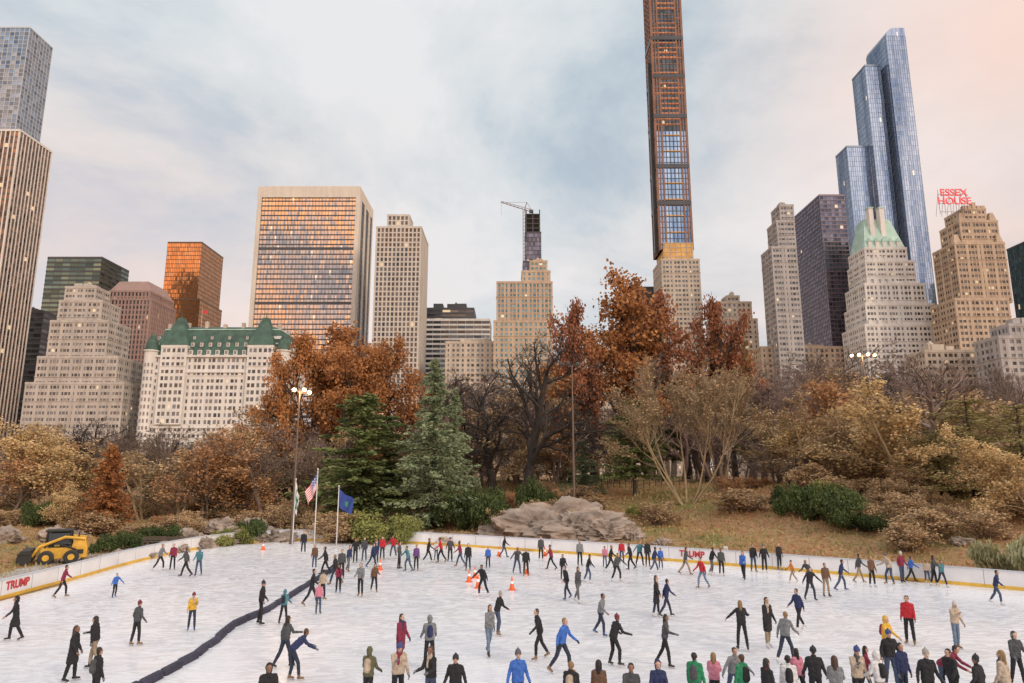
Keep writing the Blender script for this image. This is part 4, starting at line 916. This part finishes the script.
    for (a,bb,ra,rb,_) in P:
        v,f=capsule(a,bb,ra,rb); V.append(v); Fs+=[tuple(i+b for i in q) for q in f]; b+=len(v)
    V=np.vstack(V); me=bpy.data.meshes.new("tmp"); me.from_pydata(V.tolist(),[],Fs); o=bpy.data.objects.new("tmp",me); COL.objects.link(o)
    md=o.modifiers.new("r",'REMESH'); md.mode='VOXEL'; md.voxel_size=.0135; sm=o.modifiers.new("s",'SMOOTH'); sm.factor=.5; sm.iterations=3
    bpy.context.view_layer.update(); dg=bpy.context.evaluated_depsgraph_get(); me2=bpy.data.meshes.new_from_object(o.evaluated_get(dg)); bpy.data.objects.remove(o); bpy.data.meshes.remove(me)
    nv=len(me2.vertices); co=np.empty(nv*3,np.float32); me2.vertices.foreach_get("co",co); co=co.reshape(-1,3).astype(float)
    no=np.array([tuple(v.normal) for v in me2.vertices]); faces=[tuple(p.vertices) for p in me2.polygons]
    fc=np.array([co[list(f)].mean(0) for f in faces]); best=np.full(len(fc),1e9); lab=np.zeros(len(fc),int); bv=np.full(nv,1e9); lv=np.zeros(nv,int)
    for a,bb,ra,rb,l in P:
        a=np.array(a);bb=np.array(bb)
        for pts,B,Lb in ((fc,best,lab),(co,bv,lv)):
            d=bb-a; t=np.clip(((pts-a)@d)/(d@d+1e-12),0,1); ds=np.linalg.norm(pts-a-t[:,None]*d,axis=1)-(ra+(rb-ra)*t); q=ds<B; B[q]=ds[q]; Lb[q]=l
    fold=np.sin(co[:,2]*42+np.sin(co[:,0]*20)*2.2+np.sin(co[:,1]*23)*1.8)*.5+np.sin(co[:,2]*85+co[:,0]*40+co[:,1]*31)*.3
    co2=co.copy(); cl=lv==JK; co2[cl]+=no[cl]*(.004+.008*fold[cl])[:,None]; cl=lv==TR; co2[cl]+=no[cl]*(.006*fold[cl])[:,None]
    for s_ in (-1,1):
        ec=H(s_*.03,-.083,.112); lab[(np.linalg.norm(fc-ec,axis=1)<.011)]=EY
    mc=H(0,-.088,.05); lab[(np.abs(fc-mc)[:,0]<.018)&(np.linalg.norm((fc-mc)[:,1:],axis=1)<.008)]=EY
    mb=MB(); mb.v=[tuple(x) for x in co2]; mb.f=list(faces); mb.m=[int(x) for x in lab]; mb.uv=[(0,0)]*sum(len(f) for f in faces)
    for pm,dd,side in hands:
        fwv=np.cross(dd,[1.,0,0])
        if np.linalg.norm(fwv)<.3: fwv=np.array([0,-1.,0])
        fwv/=np.linalg.norm(fwv)
        if fwv[1]>0: fwv=-fwv
        inn=np.cross(fwv,dd); inn/=np.linalg.norm(inn)
        if inn[0]*side>0: inn=-inn
        for k,(o_,ln) in enumerate(((-.025,.05),(-.009,.062),(.008,.068),(.024,.056))):
            p0=pm+fwv*o_; p1=p0+dd*ln*.55+inn*.008; p2=p1+dd*ln*.38+inn*.022; p3=p2+dd*ln*.12+inn*.022
            mb.tube([p0-dd*.02,p1,p2,p3],[.0100,.0092,.0082,.006],GL,5)
        p0=pm-dd*.05+fwv*.02; mb.tube([p0,p0+fwv*.022+dd*.02,p0+fwv*.028+dd*.045+inn*.01],[.012,.010,.008],GL,5)
    for l,toe,dn in feet:
        sd=np.cross(toe,dn); sd/=np.linalg.norm(sd); sd*=.004; a=l-toe*.07+dn*.05; bb=l+toe*.22+dn*.05; u_=dn*.022
        q=[a-sd,bb-sd,bb+sd,a+sd,a+u_-sd,bb+u_-sd,bb+u_+sd,a+u_+sd]; i=len(mb.v); mb.v+=[tuple(z) for z in q]
        for f in [(0,1,5,4),(1,2,6,5),(2,3,7,6),(3,0,4,7),(4,5,6,7),(3,2,1,0)]: mb.f.append(tuple(i+z for z in f)); mb.m.append(BL); mb.uv+=[(0,0)]*4
        for t_ in (-.03,.13): mb.tube([l+toe*t_+dn*.03,l+toe*t_+dn*.055],[.012,.008],BL,6)
    zmin=min(v[2] for v in mb.v); mb.v=[(v[0],v[1],v[2]-zmin) for v in mb.v]
    return mb.mesh(name,[CB]*9,smooth=True)
PS={}
PS['stand']=person_mesh("p1",0,(.05,.05),(-.05,.05),.08,(.1,.15,.2),(.05,.12,.25),pack=True)
PS['standf']=person_mesh("p2",.05,(.1,.1),(-.05,.1),.06,(.5,.15,.9),(.4,.12,1.1),hair='long',fem=True,scarf=True)
PS['pocket']=person_mesh("p3",.06,(.12,.12),(-.1,.1),.07,(-.1,.3,.7),(-.1,.3,.7),hair='hat')
PS['glide']=person_mesh("p4",.2,(.45,.4),(-.3,.3),.1,(.4,.2,.5),(-.4,.25,.4),hair='short')
PS['push']=person_mesh("p5",.45,(.7,.75),(-.55,.15),.14,(.5,.2,.7),(-.6,.25,.3),hair='hat')
PS['arms']=person_mesh("p6",.12,(.15,.15),(-.12,.15),.12,(.2,.8,.3),(.5,.45,.9),hair='long',fem=True)
PS['armsm']=person_mesh("p7",.25,(.35,.45),(-.15,.3),.16,(.4,.6,.3),(.2,.7,.2),hair='short')
PS['bend']=person_mesh("p8",.8,(.45,.35),(.1,.3),.14,(.7,.15,.4),(.6,.15,.6),hair='short')
PS['coat']=person_mesh("p9",.03,(.12,.1),(-.12,.1),.05,(.1,.12,.3),(.15,.12,.4),coat=True,hair='long',fem=True,scarf=True)
PS['coatwalk']=person_mesh("p10",.1,(.3,.25),(-.25,.2),.06,(-.3,.15,.35),(.4,.15,.45),coat=True,hair='hood')
PS['walk']=person_mesh("p11",.12,(.4,.15),(-.35,.3),.05,(-.45,.12,.3),(.45,.12,.5),hair='short')
PS['walkf']=person_mesh("p12",.1,(.3,.2),(-.3,.25),.04,(.5,.15,.9),(-.3,.15,.4),hair='long',fem=True)
PS['phone']=person_mesh("p13",.05,(.08,.05),(-.08,.1),.09,(.7,.1,1.5),(.1,.15,.4),hair='hat',head=.25,scarf=True)
PS['hood']=person_mesh("p14",.08,(.15,.1),(-.15,.15),.09,(.3,.2,.6),(.3,.2,.7),hair='hood',pack=True)
PS['lean']=person_mesh("p15",.32,(.4,.5),(.15,.45),.12,(.35,.3,.9),(.25,.25,.8),hair='hat',head=-.1)
CL={}
def cm(key,c,rough=.85):
    if key not in CL: CL[key]=mat("cloth_"+key,c,rough,ns=9,na=.3)
    return CL[key]
J=dict(k=(.016,.016,.019),n=(.02,.03,.09),g=(.17,.18,.19),dg=(.06,.065,.07),r=(.42,.02,.03),y=(.60,.36,.04),b=(.04,.13,.45),gr=(.02,.20,.09),be=(.42,.34,.26),w=(.6,.6,.6),br=(.12,.065,.035),t=(.06,.18,.22),p=(.50,.18,.25),m=(.20,.02,.05),pu=(.13,.06,.2),o=(.55,.19,.04),ol=(.10,.10,.055))
T=dict(k=(.014,.014,.017),j=(.05,.075,.13),dj=(.022,.03,.055),g=(.11,.11,.12),kh=(.28,.22,.15),lj=(.13,.18,.25))
skins=[mat("skin_%d"%i,c,.55) for i,c in enumerate([(.50,.31,.23),(.42,.25,.17),(.23,.12,.08),(.54,.36,.27)])]
hairs=[mat("hair_%d"%i,c,.6) for i,c in enumerate([(.015,.01,.008),(.06,.03,.015),(.22,.14,.06),(.02,.015,.012)])]
hats=[(.45,.45,.45),(.02,.02,.02),(.03,.03,.035),(.16,.03,.04),(.05,.07,.2),(.10,.10,.11),(.3,.28,.25)]
hatm=[mat("knit_%d"%i,c,.9) for i,c in enumerate(hats)]
boots=[mat("skate_blue",(.04,.08,.22),.5),mat("skate_black",(.015,.015,.015),.4),mat("skate_white",(.55,.55,.55),.4),mat("skate_tan",(.2,.12,.06),.5)]
m_eye=mat("eye_dark",(.09,.04,.03),.5); m_bl=mat("steel_blade",(.55,.55,.57),.25,metal=1); gloves=[cm("k",J['k']),cm("g",J['g'])]
RP=random.Random(21)
def person(u,vf,pose,face,jc,tcn,hgt=1.0):
    x,y=ground(u,vf)
    if pose=='push' and RP.random()<.5: pose='lean'
    me=PS[pose]; o=bpy.data.objects.new("ice_skater",me); COL.objects.link(o); o.location=(x,y,.002)
    s=hgt*RP.uniform(.95,1.04)*.97; wd=s*RP.uniform(.93,1.06); o.scale=(wd,wd,s); o.rotation_euler=(0,0,math.radians(face+RP.uniform(-12,12)))
    if RP.random()<.5: o.scale[0]*=-1
    sk=RP.choice(skins); hat=pose in('pocket','push','phone','lean')
    if jc=='k' and vf<600 and RP.random()<.3: jc=RP.choice(['n','dg','g','m','t','pu','ol','br'])
    if tcn=='k' and RP.random()<.3: tcn=RP.choice(['dj','j','g','kh'])
    ms=[cm(jc,J[jc]),cm("t"+tcn,T[tcn]),sk,RP.choice(hatm) if hat else RP.choice(hairs),RP.choice(boots),RP.choice(gloves+[sk]),m_eye,m_bl,RP.choice([cm("k",J['k']),cm("dg",J['dg']),cm("m",J['m']),cm("n",J['n']),cm("be",J['be'])])]
    for i,m in enumerate(ms): o.material_slots[i].link='OBJECT'; o.material_slots[i].material=m
# (u, v feet, pose, facing deg [0 to camera, 90 right, -90 left,180 away], jacket, trousers, height)
PPL=[(13,641,'coatwalk',-60,'k','k'),(61,598,'glide',120,'k','k'),(114,598,'armsm',60,'b','k',.72),(70,682,'coat',100,'k','k'),(92,670,'walkf',-80,'k','k'),(135,646,'pocket',160,'dg','k',.9),(191,631,'phone',20,'y','dj',.85),
(159,571,'glide',90,'k','k'),(172,570,'stand',10,'m','k'),(185,577,'walk',-90,'dg','k'),(198,576,'hood',0,'k','j'),(93,712,'stand',150,'k','k'),
(260,625,'pocket',90,'k','k'),(283,624,'hood',160,'t','k',.8),(291,682,'bend',110,'n','dj'),(284,668,'walkf',150,'dg','k',.95),(318,614,'stand',30,'p','j',.8),(311,606,'walk',90,'k','k'),(322,600,'pocket',150,'be','k',.85),(303,554,'stand',0,'k','k'),
(335,585,'walk',-90,'k','dj'),(341,579,'stand',0,'dg','k'),(348,572,'glide',60,'n','k'),(360,597,'hood',0,'k','k'),(374,592,'walkf',20,'br','k',.85),(355,563,'pocket',0,'k','k'),(364,561,'stand',0,'dg','j'),(376,563,'coat',0,'k','k'),(382,560,'stand',10,'r','dj'),(393,559,'armsm',0,'r','k'),(372,568,'walk',90,'n','k'),
(400,668,'coat',60,'m','k'),(429,670,'hood',-160,'g','k'),(397,712,'phone',20,'be','k'),(367,712,'hood',170,'ol','k'),(455,722,'pocket',0,'k','k'),(408,572,'armsm',-60,'t','j'),(416,571,'stand',0,'k','k'),(428,563,'walk',90,'k','k'),(436,560,'stand',0,'w','j',.8),(441,563,'glide',-90,'r','k'),(450,562,'pocket',0,'dg','k'),(460,567,'walk',-90,'k','j'),(468,571,'stand',0,'k','dj'),
(489,656,'walkf',30,'g','lj'),(497,636,'lean',120,'k','k'),(483,597,'armsm',-30,'k','k'),(488,568,'stand',0,'b','k',.8),(504,558,'walk',90,'k','k'),(517,574,'armsm',20,'dg','k'),(526,576,'stand',0,'k','k'),(540,660,'glide',-70,'k','k'),(562,674,'glide',50,'b','dj'),(563,580,'hood',0,'k','k',.9),
(551,570,'walk',-90,'k','k'),(541,561,'stand',0,'dg','k'),(567,600,'glide',-60,'k','dj'),(578,603,'walkf',40,'dg','k'),(588,583,'armsm',100,'k','j'),(601,636,'glide',60,'g','dj'),(614,667,'lean',110,'k','k'),(605,567,'stand',0,'p','k',.8),(611,572,'walk',90,'k','k'),(617,582,'armsm',30,'dg','k'),(622,563,'stand',0,'r','j',.9),(631,570,'glide',-90,'k','k'),(640,566,'armsm',0,'t','k'),(648,567,'stand',0,'k','k'),(655,573,'walk',90,'n','j'),(661,570,'stand',0,'b','k',.8),
(657,617,'coat',60,'k','k'),(667,617,'walk',100,'n','dj'),(666,667,'walkf',60,'dg','k'),(697,720,'stand',140,'gr','k'),(745,722,'stand',-160,'gr','k'),(703,589,'glide',-60,'r','lj'),(712,575,'armsm',90,'k','k'),(722,576,'stand',0,'dg','k'),(726,562,'walk',0,'w','k',.8),(743,651,'arms',170,'k','k'),(769,648,'coat',10,'k','k'),(744,580,'walkf',-40,'b','k'),(754,572,'stand',0,'k','j'),(765,573,'pocket',0,'k','k'),
(787,664,'glide',120,'g','dj'),(800,631,'walk',-70,'n','k'),(811,601,'armsm',10,'k','k'),(827,597,'stand',0,'br','k'),(842,591,'glide',80,'n','j'),(793,583,'walk',-100,'o','k',.8),(780,570,'stand',0,'k','k'),(811,589,'bend',-60,'dg','k'),(873,587,'stand',0,'br','k'),(891,585,'push',-60,'be','j'),(860,583,'walk',90,'k','k'),(903,583,'pocket',0,'k','k'),
(889,668,'hood',30,'y','k'),(911,645,'stand',-30,'r','k'),(958,650,'phone',10,'be','lj'),(893,690,'pocket',0,'k','j'),(998,605,'glide',50,'n','j'),(935,586,'arms',40,'dg','k'),(928,583,'stand',0,'be','j',.75),(943,587,'walk',0,'t','k',.9),(912,582,'walk',90,'b','k',.9),
(818,714,'pocket',170,'k','k'),(801,706,'walkf',-160,'p','k',.9),(792,724,'stand',160,'w','k'),(861,716,'phone',0,'be','k'),(883,718,'hood',-150,'w','k'),(906,707,'stand',20,'n','dj'),(932,720,'pocket',0,'k','k'),(957,712,'glide',-60,'k','k'),(1010,722,'coat',-150,'be','k'),(716,712,'standf',170,'p','k',.9),(945,700,'bend',40,'m','k'),(1020,690,'hood',0,'dg','k'),(518,722,'pocket',0,'b','k'),(572,733,'stand',150,'k','k'),(600,731,'coat',170,'br','k'),(633,735,'walk',0,'dg','k'),(265,737,'hood',10,'k','k'),(430,716,'standf',-30,'k','k'),(735,706,'armsm',20,'g','j',.9),
(660,732,'hood',0,'n','k'),(770,729,'coat',120,'k','k'),(840,730,'standf',160,'g','k'),(985,726,'pocket',-160,'k','k'),(868,700,'walkf',60,'m','k',.9),(686,575,'walk',90,'dg','k'),(580,566,'stand',0,'k','k'),(399,569,'stand',90,'dg','k'),(325,575,'walk',-80,'k','k'),(314,570,'stand',0,'br','k'),(338,593,'standf',0,'m','k',.85)]
for q in PPL: person(*q)
scene.view_settings.view_transform='Standard'; scene.view_settings.look='None'; scene.view_settings.exposure=0; scene.view_settings.gamma=1
print("objects",len(bpy.data.objects))
